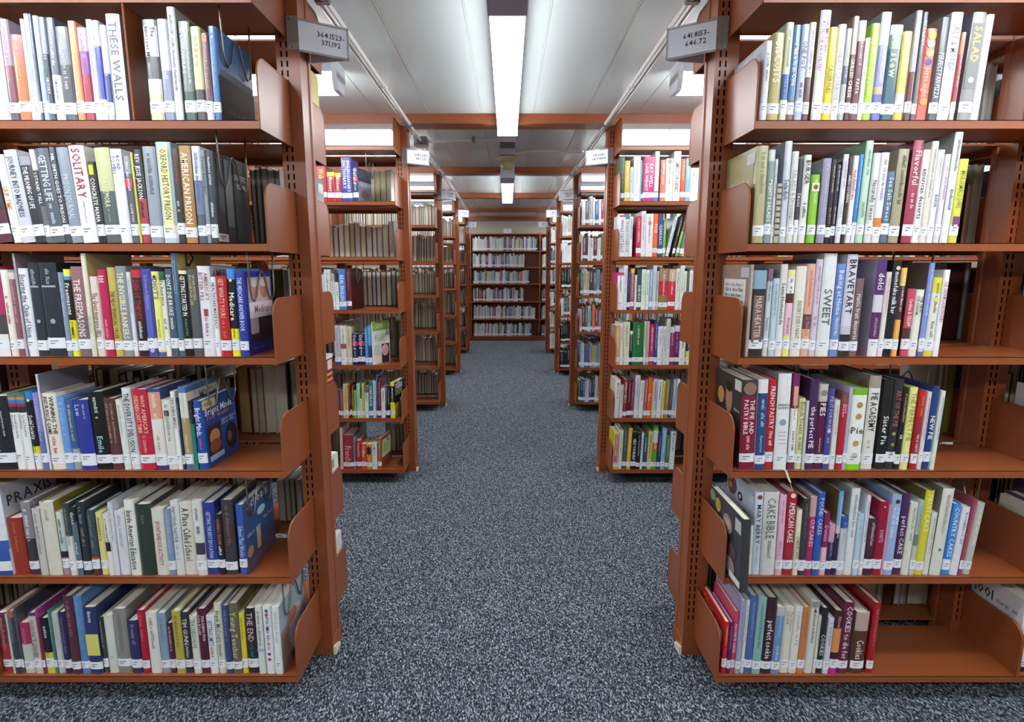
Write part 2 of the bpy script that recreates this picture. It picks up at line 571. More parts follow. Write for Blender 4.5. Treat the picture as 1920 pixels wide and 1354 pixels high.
L1 = [(0, 0, 5.643, '''
-60 110 160;cfd2da,.8,b8bcc8;;;nl
112 212 200;9c8c9c,.45,7c4452,.8,4a3a44;~16;e0a0a8
214 328 365;c86a62,.3,d8703c;~14;e8a080
331 380 200;e8e9f2;~26;8a8ca0;t0=.1
382 437 145;c4cbe6;~14;a8b0d0
439 458 145;49566a;~10;c8ccd0;t1=.5
460 530 165;b4c0dc,.5,9ab0d8;~15;eef0f8
532 594 180;8890a4,.35,2a2f3c;~8+HISTORY;e8e8f0;sc=e8e8f0
596 690 185;5a6070,.55,ececec;~12+CHRIS HAYES;e8eaf2;sc=333840
692 815 280;7c828e,.4,4c5058;~10;c0c4cc
817 905 220;f0a274,.9,e88858;~8;f6c8a8
912 1010 290;c8b8e0,.25,8450a0,.5,a02848;~22;d86878
1015 1080 205;dfe6e6;~24;8ab098
1084 1146 215;c8d0e4,.25,3440a8,.78,e6eae0;THE REAL/WAR ON CRIME;f0ec60
1150 1214 265;dcdfee,.5,3c4488,.8,b8c0d0;~16;e8e8f0
1217 1366 145;e6e9f0;THESE WALLS;6c7080;s=8a8e98 nl
'''), (260, 0, 5.643, '''
132 275 205;8a9098,.06,d2d6dc,.36,5c5c60,.58,e0e2e6,.73,d4ccaa;The/Innocent Man;2c2c30;s=34282c t1=.42
282 388 200;b4b8cc,.2,c8ccda,.5,9094b0;~18;e4e6ee;s=8c90a0
392 475 20;e4e8e4;~22;5c6484;s=b4b8b0 t1=.9 nl d=.2
500 614 225;98a098,.1,788884,.7,4c5c58;~5/AMERICAN GULAG;f0f0ee;s=3c4440
620 720 280;dcdaa4,.66,50464c;~10;b4b080
724 800 350;785860,.8,d8dcdc;~22;e0a098;pn=0.02:0.1:e08870:.7
804 886 275;3f74b4,.94,3a6cb0;~16;86a8d0;s=3c6ea6 d=.2 pn=0:1:d8e4f0:-.0
''')]
L2 = [(0, 250, 5.886, '''
-20 132 480;42303a,.5,5c3040;~8;a88
150 243 230;eeeef0;GRIP-TIME;dc9048;t0=.35 t1=.62
246 384 175;c9cdd8;JOURNEY INTO MADNESS;4c5060;t1=.72
386 505 250;9a98a4,.1,32333c;THE MEANING OF LIFE;e8eaf0;t0=.12 t1=.6
507 574 175;f0e2e6,.22,40424c,.6,6c6c70;I STAND TALL;f0f0f2;t0=.25 t1=.62
576 715 160;56606e;GETTING LIFE+~10;d8dce4
717 789 150;424852;MR. SMITH GOES TO PRISON;f2f2f4
791 916 150;8c97a6;!PRISON JOURNAL;c0d2d8;t0=.28 t1=.75 s=8a94a0
918 1080 130;f3f1f2;SOLITARY+ALBERT WOODFOX;a02a4c;t0=.03 sc=5a5c66 t1=.82
1082 1170 310;26262a;CONCRETE MAMA;f4f4f4;pn=.04:.16:c8d030:.6 t0=.2
1176 1335 155;c6ca98,.45,5c6464;DANNEMORA+~14;e2e4bc;sc=aaa t0=.3
1337 1455 170;eceef3;ROAD/TO HELL;4c5c9c;t1=.62
1457 1545 250;9a9ca8,.2,5c6068;~4+I LOVE YOU;f0f0f2;pn=.26:.36:d8404c:.9 sc=f0f0f0
1547 1565 210;c8cc64;;;nl
'''), (260, 250, 5.886, '''
37 130 180;24262c,.52,b44854;REV. JESSE JACKSON+~9;f2f2f4;t0=.05 sc=30282c
132 272 145;9aa1ae;~16;5c6270
276 440 95;b9d0da;OXFORD HISTORY PRISON;4c5058;pn=.06:.9:e9e3a2:.66 lz=0 t1=.76 s=9ab4c0
442 525 165;3c3c3a;~13+~6;9a4850;sc=ddd
528 650 135;b9894e;AMERICAN PRISON;f4f0e8;s=7a6450
655 755 140;e6e8ee,.35,7482a4,.7,5c6678;~30;5c6ca0
757 810 185;8d98a6;Decades Behind Bars;3c4450;s=687078
812 884 190;3c444e;~6+~9;e0e4ea;s=3a403e d=.2 lz=0
''')]
L3 = [(0, 460, 5.886, '''
-60 113 235;b03464,.53,484a4c,.75,e8e8e8;~7;e8c0d0
117 203 270;eae7dc;~26;a84048;t0=.3
206 283 300;d4ccc4,.08,8c5860;~24;caa0a4
286 300 62;b2b4ba;~14;50545c;t1=.4 s=8c7c80 nl
303 420 255;e7eaf4;Entering the Chain of Union;505662
424 540 195;2c343f;~6;a8b0b8;t1=.3 dt=.62:9aa4ac:.35 dt=.62:2c343f:.22 pn=.24:.26:98a0a8:.8
545 733 190;2a313c;~7;a8b0b8;t1=.3 dt=.62:9aa4ac:.30 dt=.62:2c343f:.18 s=22262e pn=.24:.26:98a0a8:.8
736 800 300;8696b4;~20;b8c4d8
803 880 265;ece452,.08,4c98dc,.12,1a1a1c,.58,ecec3a;!Freemasons+DUMMIES;f6f6f6;sc=2c2c10 t0=.16 t1=.84
884 1010 235;9c6c74,.55,7c6870;THE FREEMASONS;ece4e4;t0=.14 t1=.78
1013 1068 80;dedcca;~8;a8a080;s=bcae74 t0=.6 d=.19 nl
1071 1170 345;e2d6cc;The Great Insurance SELL;5c5048;t0=.2
1172 1262 270;be2656;101+~18;f4e8ec;sc=e8b0c0
1266 1365 245;c8b364;THE NEW FINANCIAL ORDER;5c4a1c;t0=.26 t1=.88
1370 1480 230;8c979a;THE INVISIBLE BANKERS;ece8c8;t1=.86
1485 1530 295;dcdce6;~14;9094a4
1538 1638 270;c4344a,.09,3c2428,.64,222226;DEN OF THIEVES+~9;a83848;sc=e0e0e0 t0=.12
'''), (260, 460, 5.886, '''
106 214 260;4c50a6;~24;8c90d4;pn=.29:.8:5c62b8:.6 dt=.93:b0b4e0:.5
220 302 290;ebe884,.95,4868ac;!IDIOT'S+~16;24489c;sc=8a8850 dt=.06:2a3a5a:.4
306 366 290;2c6a56,.1,efefe0;Life Insurance+~9;50544c
370 450 260;4c5c70;DON'T DIE BROKE+~6;f4f4f4;
453 509 85;48708e;~8/~12;c0d0dc;s=c2b06c d=.18
513 606 280;e8e4c8,.04,141416;GETTING STARTED IN+ANNUITIES;f2f2f2;sc=3ea494 t0=.06 t1=.76
615 710 260;5a5b60;GUARANTEED/INCOME FOR LIFE;cabc88;
713 855 230;e4e5ec;AMERICA'S/BITTER PILL+~11;ac6c7c;pn=.47:.55:a83848:.35 s=c4c6cc
859 915 350;f0f0f4;HEALTHCARE MADE EASY;48485c;t1=.65
918 1026 340;c0202c;GET WHAT'S YOURS+~9;f2c0b8;sc=e08080 t0=.03
1030 1124 260;4890dc,.12,1b1a1c,.68,eeee34;!Medicare+dummies;f6f6f6;sc=26260c t0=.27 t1=.86 dt=.13:e8e060:.35
1130 1218 290;2c3ca0;THE MEDICARE ANSWER BOOK;d8e0ff;t1=.7 d=.18 s=2b39a4
''')]
L4 = [(0, 670, 5.886, '''
-60 186 430;23252e;~4/EXPANSION;c8ccd0;t0=.2 t1=.85
190 290 410;4c8070,.04,d88850,.07,3c7cc0,.12,a43048,.16,303034,.24,f1f1f2;Social Security/Disability;54565e;t0=.27
292 382 410;4c8070,.04,d88850,.07,3c7cc0,.12,a43048,.16,303034,.24,f1f1f2;!Social Security/Disability;54565e;t0=.27
385 470 380;3a80cc,.11,1d1d2a,.7,e4dc34,.86,eee;!Social Security+dummies;f4f4f4;sc=2c2c18 t0=.3 t1=.84 dt=.11:e8e070:.4
474 543 395;8c8ac6,.5,6c74b8;~14;b0b4dc
546 560 190;dcdce2;;;s=8c8e9c nl d=.19
563 725 400;ece6d8;WINNING THE/INSURANCE GAME+~8;24242a;sc=c44858 t0=.04 t1=.86
728 815 440;6c9cd8;~22;a8c8ec
819 904 470;3c5c98,.7,98a4a8;~24;c4c48c
908 1070 470;323c98;~6/Law;d0d4e8;t1=.4 lz=0
1078 1236 380;17191b;~12+Emile;d8e0e0;sc=a4d4dc t1=.85
1240 1364 455;5a3a38;~18/~16;c4a08c
1372 1445 470;e2e6de;~26;a4a89c
1455 1555 340;d8dde0;THE DIVERSITY DELUSION;38383c;t0=.06 t1=.78
'''), (260, 670, 5.887, '''
33 191 355;be2848;WHY AMERICA'S/CHILDREN CAN'T THINK+~8;f2c8a8;sc=e8a090
195 329 350;3a4a86,.04,de9c84,.37,e8e0da,.83,d8a48c,.86,eeeeee,.95,3a3a80;~7+~12;f4e4dc;sc=909498
333 434 470;dbdbd0;~14;9c9c90;pn=.15:.23:1c1c1a:.5
437 488 380;eceee8;TEACHING MINDS;4c5054;t1=.5
490 522 455;2a3058;~20;a8a8c0
525 615 330;5878b6,.07,e4e1d4,.37,ae9868,.83,eeeeee,.93,5a70a0;~7+~12;d4d0c0;sc=e8e0c4
618 664 485;222224,.33,1f8676;~6;6c6c70;nl
668 768 485;204e9e;Bright Minds,+~9;f2f4f8;sc=d46c74 t0=.1 t1=.78 d=.19 s=1f4c98
''')]
L5 = [(0, 880, 5.886, '''
-100 147 205;e4e5ee,.6,3c5cac,.84,eceef0,.95,2c4c98;~5;8a90a8;t1=.4 nl s=c4c4d0 d=.2
150 326 540;983024;~8;c07050;nl
335 440 365;8c8690,.5,3c3a3c,.92,4c2c48;~22;e8e4e8
449 532 440;c9c6c6;~22;8c8888;nl
540 690 365;d9d5c6;~5;a8a294;nl s=a0902c t0=.1 t1=.3
695 777 475;d3d7d3,.4,b8c8cc,.62,28282a,.72,b48ca0;~13;3c4a50
779 856 380;3c4440,.45,dcdfda;~14;8c9480
858 920 420;23272d,.22,5c6c80;Gatto+~12;e8e8ea;t1=.7
924 1020 365;2c3038;~22;8ca09c
1029 1110 455;3c4c56,.72,b45c3c,.76,5c2c34;~22;7c8c90
1114 1200 480;e0d88c;~18;706430
1204 1268 500;e8e4e0;~16;38383a;pn=.45:.6:2c2024:.8 nl
1270 1320 370;d7dde4;~24;8c94a4;nl
1324 1440 460;dcdde6;~22;a4a8b4;nl s=b4b4c0
1449 1560 350;e8ebe4;Inside American Education;1c1c1e;nl t0=.13 t1=.92
'''), (260, 880, 5.887, '''
33 195 390;2e3a32;~8;6c7c70;nl t0=.15 t1=.35
199 335 440;dcd9ce;SPONTANEOUS ACTIVITY;a83a4c;nl t0=.18 t1=.85
338 415 440;8299b8;~10;a8b8d0
419 506 350;dcdde0;Smart Schools, Smart Kids+~8;4c5060;nl sc=a0a4ac
510 648 370;dcd9cc;A Place Called School;38383a;nl t1=.8
652 755 350;d8dcd8,.56,463c4e,.72,dddddd;~18;606468;t0=.1 t1=.55
761 890 370;2c3c90;GETTING THE BEST EDUCATION;c8d0ec;t0=.12
894 961 500;2c2422,.62,202022;ON BEING A TEACHER+~6;c87454;sc=f0f0f0
967 1095 340;3c3a40;~24;a45a60
1122 1211 395;385aa8;School That Works;c4d0e8;t0=.3 d=.2 s=3c5080
''')]
L6 = [(0, 1080, 6.153, '''
-80 40 430;6c3040,.5,a83040;~14;b88
62 168 445;c8ccc6;~10;404448;t0=.08 t1=.38 nl
172 250 410;b45850,.1,3c424e;~22;8c94a0
252 288 385;4c505a;~10;787c88
290 408 545;a43058,.42,c8ccc0;~16;c87890
412 500 430;4c3c6a,.05,cfcbc4;PASSIONATE LEARNER;585058;t0=.12
503 534 405;a43c88,.1,7c2c3c;~20;b06070
537 640 490;1b1b22,.62,d4d63c;!~9+dummies;e8e8f0;sc=38381c t1=.84
642 672 405;4c8078;~16;a0c0b8
674 751 430;c6cacb;~20;a0a4a8
754 834 420;2c2a52;~20;787498
838 938 235;5a2c3e;~24;a47c8c
941 1040 235;5a88be;~14;7ca4d0
1044 1191 365;2e3468;~5;d8dcf0;pn=.4:.72:d4d070:.98 t0=.06 t1=.3
1194 1260 480;2a3236,.3,38483e;~14;9ca48c
1263 1368 460;d4d7d2;~10;b8b8a8;nl t0=.7
1374 1521 385;8b8985;~5;787470
1528 1646 520;2e305c;~14;9498a8
1652 1735 400;ae1a38;~10;d8707c
'''), (280, 1060, 5.641, '''
20 130 510;e2e2de;~20;9c8060;nl t1=.9
134 225 510;8aa0b6;~16;6c7c90
228 290 615;4a2238;~8;c8b0b8
292 382 490;b8a84e;~22;6c5c24
386 467 500;30343c;!TIM GUNN+~8;d4d6da;t0=.1
474 551 540;d8ddd0;TEACHING HOPE;707468;t0=.05 t1=.55
554 646 465;581836;TEACHING With/Love & Logic;ecdce4;t0=.1
649 731 540;e7e8e8;SETTING LIMITS+~8;3e4c94;sc=b04858
738 815 410;d8d9c8;!Frank McCourt+~8;484c44;t0=.1
819 887 430;3a4878;~20;8088b0
891 984 405;6a6450;Young Teacher;cfc8a8;t0=.12
989 1046 510;dfcf3e;~16;a08c20
1054 1160 460;27292f;THE END+~9;dca4a4;sc=3c7c8c t0=.06
1163 1233 440;dce0dc;~22;60646c;nl pn=.62:.66:8ca8c8:1
1243 1331 440;e9ebf1;~16;5c5c74;nl dt=.06:3c5ca8:.4 dt=.12:b04858:.4 dt=.32:505464:.4 dt=.55:c89070:.4 dt=.7:703c70:.4 dt=.78:a04060:.4
1336 1418 440;e7ebed;~20;c0b8a8;s=b4c4cc d=.2
''')]

R1 = [(1370, 0, 5.643, '''
303 378 430;d4d6de;~28;7c7c88;t0=.15 s=ccd0d8 d=.2
382 500 345;a8a064,.9,b8ac60;BISCUITS;e8e4cc;pn=0:1:f0efe6:0 t0=.1 t1=.82
508 585 235;d8dcc2,.52,3a66a6,.78,d8dcc2;~12+~12;8c9470;sc=90a8d0 s=a8b0a8
589 663 262;5a88aa,.78,8a5e60;Make It in One;f4f4f6;t0=.2 t1=.74
666 747 255;b8c3e0;ONE POT+~12;585c6c;t0=.17 t1=.78
750 816 235;e4e4ee,.55,6c4c54;~16;a08890
850 958 105;e3e4ec;HOME TOWN/POTLUCK FAVORITES;b03a84;t0=.1 t1=.78 s=94783a d=.2
961 1046 285;e6d022;CASSEROLES;7c7430;t0=.4 t1=.7
1048 1130 255;dce1e5;ONE-POT COOKBOOK;b894a8;t0=.25 t1=.82
1133 1190 300;aebab4,.4,5a6078,.6,b0b8b0;~18;dde
1192 1251 170;c0a496,.36,552c26;GRILLED CHEESE;f2eeea;t0=.4 t1=.78
1254 1332 215;e8e0e8,.2,6c3444;~8+PASTA;e0c8d0;sc=f4f4f4
1336 1384 400;e8e9e4;~12;a0a0a0
1388 1476 245;a3cf32;!pasta pretty please;e4f0b4;t0=.2 t1=.84
'''), (1640, 0, 5.643, '''
-44 56 125;dcdcee,.3,8c8ccc,.68,b8a890,.75,6468b4;~8;e8e8f4;s=aab8b8
62 191 260;dfe4e0,.1,6c8c84,.25,2c5868;real stew;e8e8a4;t0=.06 t1=.62 s=1c2c48
196 294 330;e0c766,.68,dcdcdc,.82,d4b44c;~24;f4ecc0;t0=.06
300 372 110;a4a4ac,.55,623038;~8+~12;d8d8dc;sc=a05058
375 424 125;5a5c64;PIZZA CAMP;dcdce0;t0=.08 t1=.45
428 541 300;d6584a;pizza night;f0b49c;t0=.42 t1=.74 dt=.07:ecd85c:.75 dt=.165:9cb8a0:.7 dt=.26:e0a078:.75 dt=.36:3c4ca0:.6 dt=.79:e0904c:.7 nl
562 652 180;4b4b55;PERFECT PAN PIZZA;dcdce0;t0=.34 t1=.78 s=a09c80
656 781 125;e0e1ea;!SALT & MONDI;8c8c98;t0=.1 t1=.52 s=c4c8d4
785 835 340;c67a58,.25,9c3040,.78,c8c8c4;~14;ecc4b4
876 1012 125;8c8c8a;SALAD;e6e066;t0=.13 t1=.46 s=6c6c74 pn=.1:.7:7c7c7a:.9 dt=.62:b8b8b4:.45
1015 1095 150;e9e5f1;~18;b8b0c4;nl
''')]
R2 = [(1350, 240, 5.886, '''
357 474 195;b2ac82;~10;8c8660;s=a0986c d=.21
478 550 240;c8d0cc,.12,869c94;MIGHTY SALADS;eef0ee;t0=.32 t1=.84
553 580 345;e4e5e9;~18;707480
584 643 615;b4b49c;;;s=2c2c2c nl pn=.05:.08:404038:1 pn=.15:.18:404038:1 pn=.25:.28:404038:1 pn=.35:.38:404038:1 pn=.45:.48:404038:1 pn=.55:.58:404038:1 pn=.65:.68:404038:1 pn=.75:.78:404038:1 pn=.85:.88:404038:1
646 722 145;ccd1dd;Saladish;484c58;t0=.37 t1=.66 s=88909c d=.2
725 799 258;d4d9cc,.13,dce0dc;SALADS & Dressings;9a9aa0;t0=.2 t1=.75
801 850 340;3c3d45,.72,e8e8e8;TACOS;f6f6f6;t0=.4 t1=.62
853 936 298;e4e4e0;BURGER+~8;242426;t0=.06 t1=.86
955 1042 515;8ac63a;~16;d8ecb0;pn=.12:.24:e8dcd0:.9 dt=.18:905040:.6
1062 1150 335;9c96b6;~8;c4c0d4;s=7c8884
1153 1205 350;2b2722;~7+ALL ABOUT;c8b898;sc=b09080
1208 1256 400;272845;~4+PHILLY CHEESESTEAK;c0c0cc;sc=ece8c8 t0=.02 t1=.84 s=5c2430
1268 1326 290;e1e1e9;~14+PANTRY;a0a0b0;s=3c2c34
1329 1371 330;382a2a;AMISH COOKING;ece4e4;t0=.2 t1=.8
1376 1436 305;e8e4e4;marshmallows;c03462;t0=.16 t1=.56
1439 1482 290;3a88ce,.8,e8e8ec;~28;a8d0f0;lz=0
1490 1575 140;b9dcc2;~18+~9;7ca08c;s=7c9c80 d=.22
'''), (1610, 240, 5.886, '''
58 137 275;dcdcd9;Naturally Sweet;60605e;t0=.3 t1=.74
142 228 270;e7e4f2,.72,dd7e38,.86,e4e0e0;~20;9890a8
230 316 480;5b7188;Sea Salt Sweet;cadae4;t0=.08 t1=.72
324 436 230;a59e80;~18;5c5440;s=8c8468
472 581 135;9a3450,.06,a23a56;Flavorful+~9;f2ccd4;t0=.1 t1=.66 s=5c1428
584 662 240;f0f1f1;american desserts;28282a;t0=.2 t1=.82
666 741 145;dbd7cb;~20;a4a094
744 815 240;e8e9ed;~10+BAKER;b0b0b8;sc=606068 t1=.65
823 886 290;e4dce9;~22;a878a8
897 985 35;dfe3df;~4+~10;707470;s=8c928e d=.2 t1=.7 nl
990 1086 340;d8d64e;MARSHMALLOWS;94942c;t0=.14 t1=.58 pn=.68:.8:7c3c78:.8
''')]
R3 = [(1340, 460, 5.886, '''
332 368 215;b09c94;~6;e8e0dc;s=a4887c d=.2 nl
372 517 215;2b2a2b,.06,88a8bc,.26,2b2a2b;!MAIDA HEATTER;d0c4c0;t0=.34 t1=.8 pn=.33:.84:7a5850:.8
521 582 260;8c6480,.14,d0d8de;!~6+Desserts;6c7478;sc=404448
586 657 365;bfd3e0;~20;7c98b4
661 736 210;e6d8de,.17,e9e7e6;!Semi-Homemade;484c58;t0=.2 t1=.65 s=a8a8a4
739 820 270;e9e59c,.09,f2eff0,.27,552a2e,.38,e8c0d4,.76,ecec80;~5+VOODOO;604c54;sc=4c2434 t0=.1 t1=.74
829 940 230;e9e6da;DESSERT EVERY NIGHT;84806c;t0=.38 t1=.82
943 1031 205;e2b0a0,.54,6c444c,.7,e2b294;~14+~8;c88870
1034 1106 155;d9c9dd;~16+~6;b07898;s=34507c
1113 1253 90;e4e8e8;SWEET;5c5e60;t0=.34 t1=.72
1263 1353 205;7090cf;!Baking at Home+~10;dde6f6
1363 1476 100;d9d5e8,.7,c8c4d0,.78,303034;BRAVETART;26262a;t0=.05 t1=.58
1479 1566 365;7b6462;rustic fruit desserts;ece8e4;t0=.2 t1=.8
'''), (1600, 460, 5.886, '''
156 261 155;5a3272,.36,d9d1d9,.54,5a2c62,.92,eee;dolci+~8;f6f4f8;t0=.14 t1=.8 s=a8a4ba d=.2 sc=c0a0c8
264 321 295;e4d4d8,.25,e4e0dc;~16;c898a8
327 416 165;181c25;!momofuku milk bar;f4f4f6;t0=.12 t1=.55 dt=.08:e8c8b0:.5
419 481 250;ecc868,.2,4a2e38,.58,f2b05c;~12;f0e8ec;
516 602 480;c84a66,.58,5c3434,.75,c84a66;Cookies & CREAM;f6e8ec;t0=.15 t1=.55 s=3c1c20
606 697 490;e5e5d9;THE NEW/ICE CREAM;58584c;t0=.1 t1=.7
702 768 195;8199da,.8,d4d8e8,.95,6c64b4;~20;c4d0f4;s=5c5054
774 871 355;e0db4c,.19,e8e8df,.93,dccf4a;~6+~8;8c8850;s=847c3c dt=.28:dcd06c:.5
876 941 270;f0f0f0;ICE CREAM SANDWICHES;b46884;t0=.14 t1=.6 nl
''')]
R4 = [(1320, 670, 5.886, '''
388 552 250;40383a,.18,8a1838;THE PIE AND/PASTRY BIBLE+~8;f0e4e6;t0=.22 t1=.82 s=38383a dt=.095:8c6c5c:.85 d=.21
556 666 245;e8e8e6,.15,2d4b80;~9+Pastry Love;c8d4e8;sc=e8ecf4 t0=.2
669 756 240;b72131;FRENCH PASTRY+~8;f4dcdc;t0=.08
762 907 180;e8e9eb;FRENCH/BAKING;34343a;U t0=.33 dt=.5:8ca0b8:.5 pn=.6:.605:888:.6 pn=.64:.645:888:.6 pn=.68:.685:888:.6 pn=.72:.725:888:.6 s=a0a2a8
916 996 180;7b2859,.36,f0f0ef,.84,7b2859;~6+PASTRY CHEF;e4a48c;sc=222 t0=.12 pn=.13:.33:e4a48c:.6
999 1070 455;d9d9a2;Dutch Treats+~9;70704c;t0=.05
1073 1106 485;ccd0cc;;;nl
1109 1201 245;4b2a59;the perfect PIE;f4f0f6;t0=.3 t1=.76 s=4a3058
1204 1301 300;c8c4bd,.2,5b1d45;PIES+sweet & savory;f6f2f4;t0=.22 dt=.1:8c8474:.7
1304 1373 345;4b4b91;PIE IT FORWARD+~6;b4b8e0;t0=.1 dt=.52:d0d4e8:.5
1378 1441 475;e5e1d9;~16;b8b0a4
1444 1516 400;8c5048,.12,c02031;big book/pies & tarts;f6eeee;t0=.14
1519 1557 340;b8b4cd;~20;d8a8b8
'''), (1580, 670, 5.886, '''
33 188 345;76b42a,.08,f0f1ed,.93,8ad122;Pie;44444a;U t0=.55 dt=.2:b08840:.42 dt=.34:b89050:.42 dt=.67:b89858:.42 dt=.82:c4c4b4:.42
196 321 205;a4968c,.13,e4e1dc;PIE ACADEMY+~6;2c2c30;t0=.18 sc=a0a0a0 s=88807c d=.21
358 459 250;1d2220;Sister Pie;f2f4f2;t0=.4 t1=.72 s=3c3e3e
462 559 245;2d2f35;ART OF THE PIE;b05c5c;t0=.12 t1=.52 dt=.6:a09c70:.4 dt=.72:9c8c60:.4 dt=.82:a4a8a8:.4
562 622 340;1f2125;~6+PIE;c4a468;sc=f0f0f0
625 717 335;e8e892;THE PERFECT PIE;9c9c54;t0=.06 t1=.84
740 812 375;c42a28,.33,a82232;~8+PIES & TARTS;f08858;sc=f4e8e0 t0=.03
816 866 385;e1d5dd;~18;9c8494
869 948 325;25417b;NEW PIE;f2f4f8;t0=.35 t1=.68
955 1011 375;dce4dd;~20;8ca0a0;nl
''')]
R5 = [(1310, 870, 5.64, '''
405 496 590;3b3d3f;;;D=1.44 d=.25 s=3a3c3e lz=0 nl
512 554 660;e9ede1;~14;a4a8a0;nl
558 642 300;d5ddec;!MARY BERRY+FAST CAKES;383c4c;t0=.15 s=c0cfe2 d=.21 sc=8c9cb8 t1=.86 dt=.06:7c4838:.6 nl
646 801 300;d9d9d5;CAKE BIBLE+~9;6c6e72;nl t0=.07 t1=.8
806 879 330;e8b9d1;~6+~9;c870a0;s=9c2050
884 986 300;a62838;AMERICAN CAKE;f6eeee;t0=.12 t1=.6 dt=.04:e8dcdc:.5
989 1046 490;e8e5c5;CHEESECAKE;6c5c44;t0=.4 t1=.8
1050 1116 370;3d3d43;~20;707078;lz=0
1120 1189 350;c8a0a0,.25,a83069;CUPCAKES;f6d0dc;t0=.28
1191 1268 310;3159b1;POUND CAKES;ccd8f4;t0=.06 t1=.5
1271 1336 520;8b2959,.55,e8b9c9;Donuts;e8b8c8;t0=.2 t1=.5
1339 1400 640;d8a4c0,.35,30305e;~10;b8a0b0
1403 1450 290;72a8d6,.4,e4b8c0,.5,302850;~16;c4e0f4;s=84683c
1453 1526 560;2959a1,.2,c8ccd0;~8;98a8c8;s=3c3c40
1529 1616 260;dde1e5;~24;8c9094;s=b8c0c4 nl
'''), (1590, 870, 5.64, '''
39 106 530;b9d1e1;~8;8cacc4;
109 150 340;dce0ec;~16;8090a8
155 247 580;4b2939;~12;c8b8bc
251 340 400;98193d;DONUTS;e4bcc8;t0=.38 t1=.55 dt=.07:e8c8d0:.2
342 363 430;e292aa;;;nl
366 465 330;9ab7df;THE NEW/BOOK OF CAKES;e8f0fa;t0=.16 t1=.8 dt=.08:4c3020:.5
468 552 310;4b2a59;perfect CAKE;e4dce8;t0=.28 t1=.74
556 641 410;dcddd1;~20;8c8c84;nl
644 696 390;a8c0c4,.18,b0b8b0,.45,6c8078,.6,c4c8bc;~6;8c9488
699 787 285;d6ce3c;FRUITCAKE;eeee98;t0=.05 t1=.54 s=787040
791 851 520;dcddd5;~14;98988c;nl
856 980 260;dcddd1;~14;a4a49c;nl s=8c8880 dt=.7:4c6464:.25
985 1067 425;3c8ad8,.78,dce4ec,.9,3c8ad8;!COUNTRY CAKES;e8f0fa;t0=.05 t1=.74
1070 1160 460;e4e5ed;~18;7c7c84;nl
1164 1206 380;a04959;~14;c88898
1210 1291 415;c0c1b9;~16;e8e8e0
''')]
R6 = [(1300, 1050, 5.64, '''
292 341 660;c22133;~5;f0c050;s=c42a30 d=.2
343 381 660;592169;~14;b484c0
383 429 550;c84059;FAVORITE CAKES;f4dce0;t0=.2
432 490 430;a1a2c8;~16;7c80b0
493 529 430;dcddc9;~16;8c8c7c
533 611 380;4b65a7;~16;8ca0d0
615 706 405;8ab7b3;~18;587c78
711 816 400;3b2029;perfect cookie;f4eef0;t0=.3 t1=.8
820 905 500;c8c2ba,.13,7191c1;~5+Cookies;a8bcd8;sc=d0e6f4
908 1001 500;dcddd1;The Ultimate/COOKIE;a4606c;t0=.06 t1=.84
1004 1090 500;e1e1dd;~18;a4a4a0
1093 1166 500;c88151;~12;a06438
1169 1257 440;dcddd9;~18;6c6c6c;pn=.0:.08:8c948c:.9 dt=.13:30343c:.3 nl
1260 1290 600;d9d5c9;~12;8c8070
1293 1359 510;292931;COOKIES;d8dce0;t0=.4 t1=.84
1363 1427 620;d5d5e5;~8;8c7890
1431 1516 540;4b1d29,.28,e29252,.66,4b1d29,.9,b8308c;~6+~5;c8a0a0
1519 1620 450;6b2545;COOKIES to die for;ece0e2;t0=.06 t1=.82
'''), (1540, 1050, 4.453, '''
236 345 440;bda498,.3,573720;Cookies;ece8dc;t0=.45 t1=.8 s=887870
371 426 360;a81929;~16;d86c74
''')]

# second bays of each side, seen down the aisle (spines at YS2)
YS2 = 3.298
A1 = [(590, 270, 5.885, '''
-20 32 245;902838;~6;f0d0a0
35 137 245;a62b39;!Webster's;f0c860;t1=.9
145 228 310;e6c630,.14,a61e2e;Dictionary;f6e8e8;t0=.2 t1=.85 dt=.2:f4e8e8:.3
233 302 320;e6c630,.14,a61e2e;!Dictionary;f6e8e8;t0=.2 t1=.85 dt=.14:f4e8e8:.45
308 418 150;3b3d99;ENGLISH LEARNER'S/DICTIONARY;ececf4;t1=.8
424 488 260;25306a,.28,d83848,.4,25306a;!Oxford+~8;f0f0f4;t0=.03 t1=.9 s=8c90a4 d=.17
''')]
A3 = [(590, 490, 6.447, '''
60 130 160;c4c8c8;~8;8c9090;nl
132 205 100;d4d8d8;~8;8c9090;nl
209 251 150;b8b0a8,.2,d8dcd8;~12;8c8c88
254 300 255;e4e4de;~12;9c9c94
305 386 95;4a79c8;REAL ENGLISH;eef2fa;t0=.15 t1=.8
391 451 90;622529;~5;a87c7c;s=481418 d=.18
''')]
A4 = [(590, 490, 6.447, '''
250 321 775;c1c2c8,.85,3c4c9c;~10;9094a0
325 391 780;e4e5dd,.46,b84838,.58,e4e5dd;~14;8c8c80
395 461 790;d9cdb1;~12;b09c74
465 527 880;1d2151,.26,d83a48,.37,1d2151;!Oxford+~8;e8e8f0;t0=.02
530 614 880;1d2151,.26,d83a48,.37,1d2151;!Oxford+~8;e8e8f0;t0=.02
617 651 800;5ba0c9;~14;b8dcec
654 696 775;589be0,.5,24407c,.9,589be0;~12;c0dcf4
699 712 735;e9ece5;;;nl s=e4e8e0 d=.17
''')]
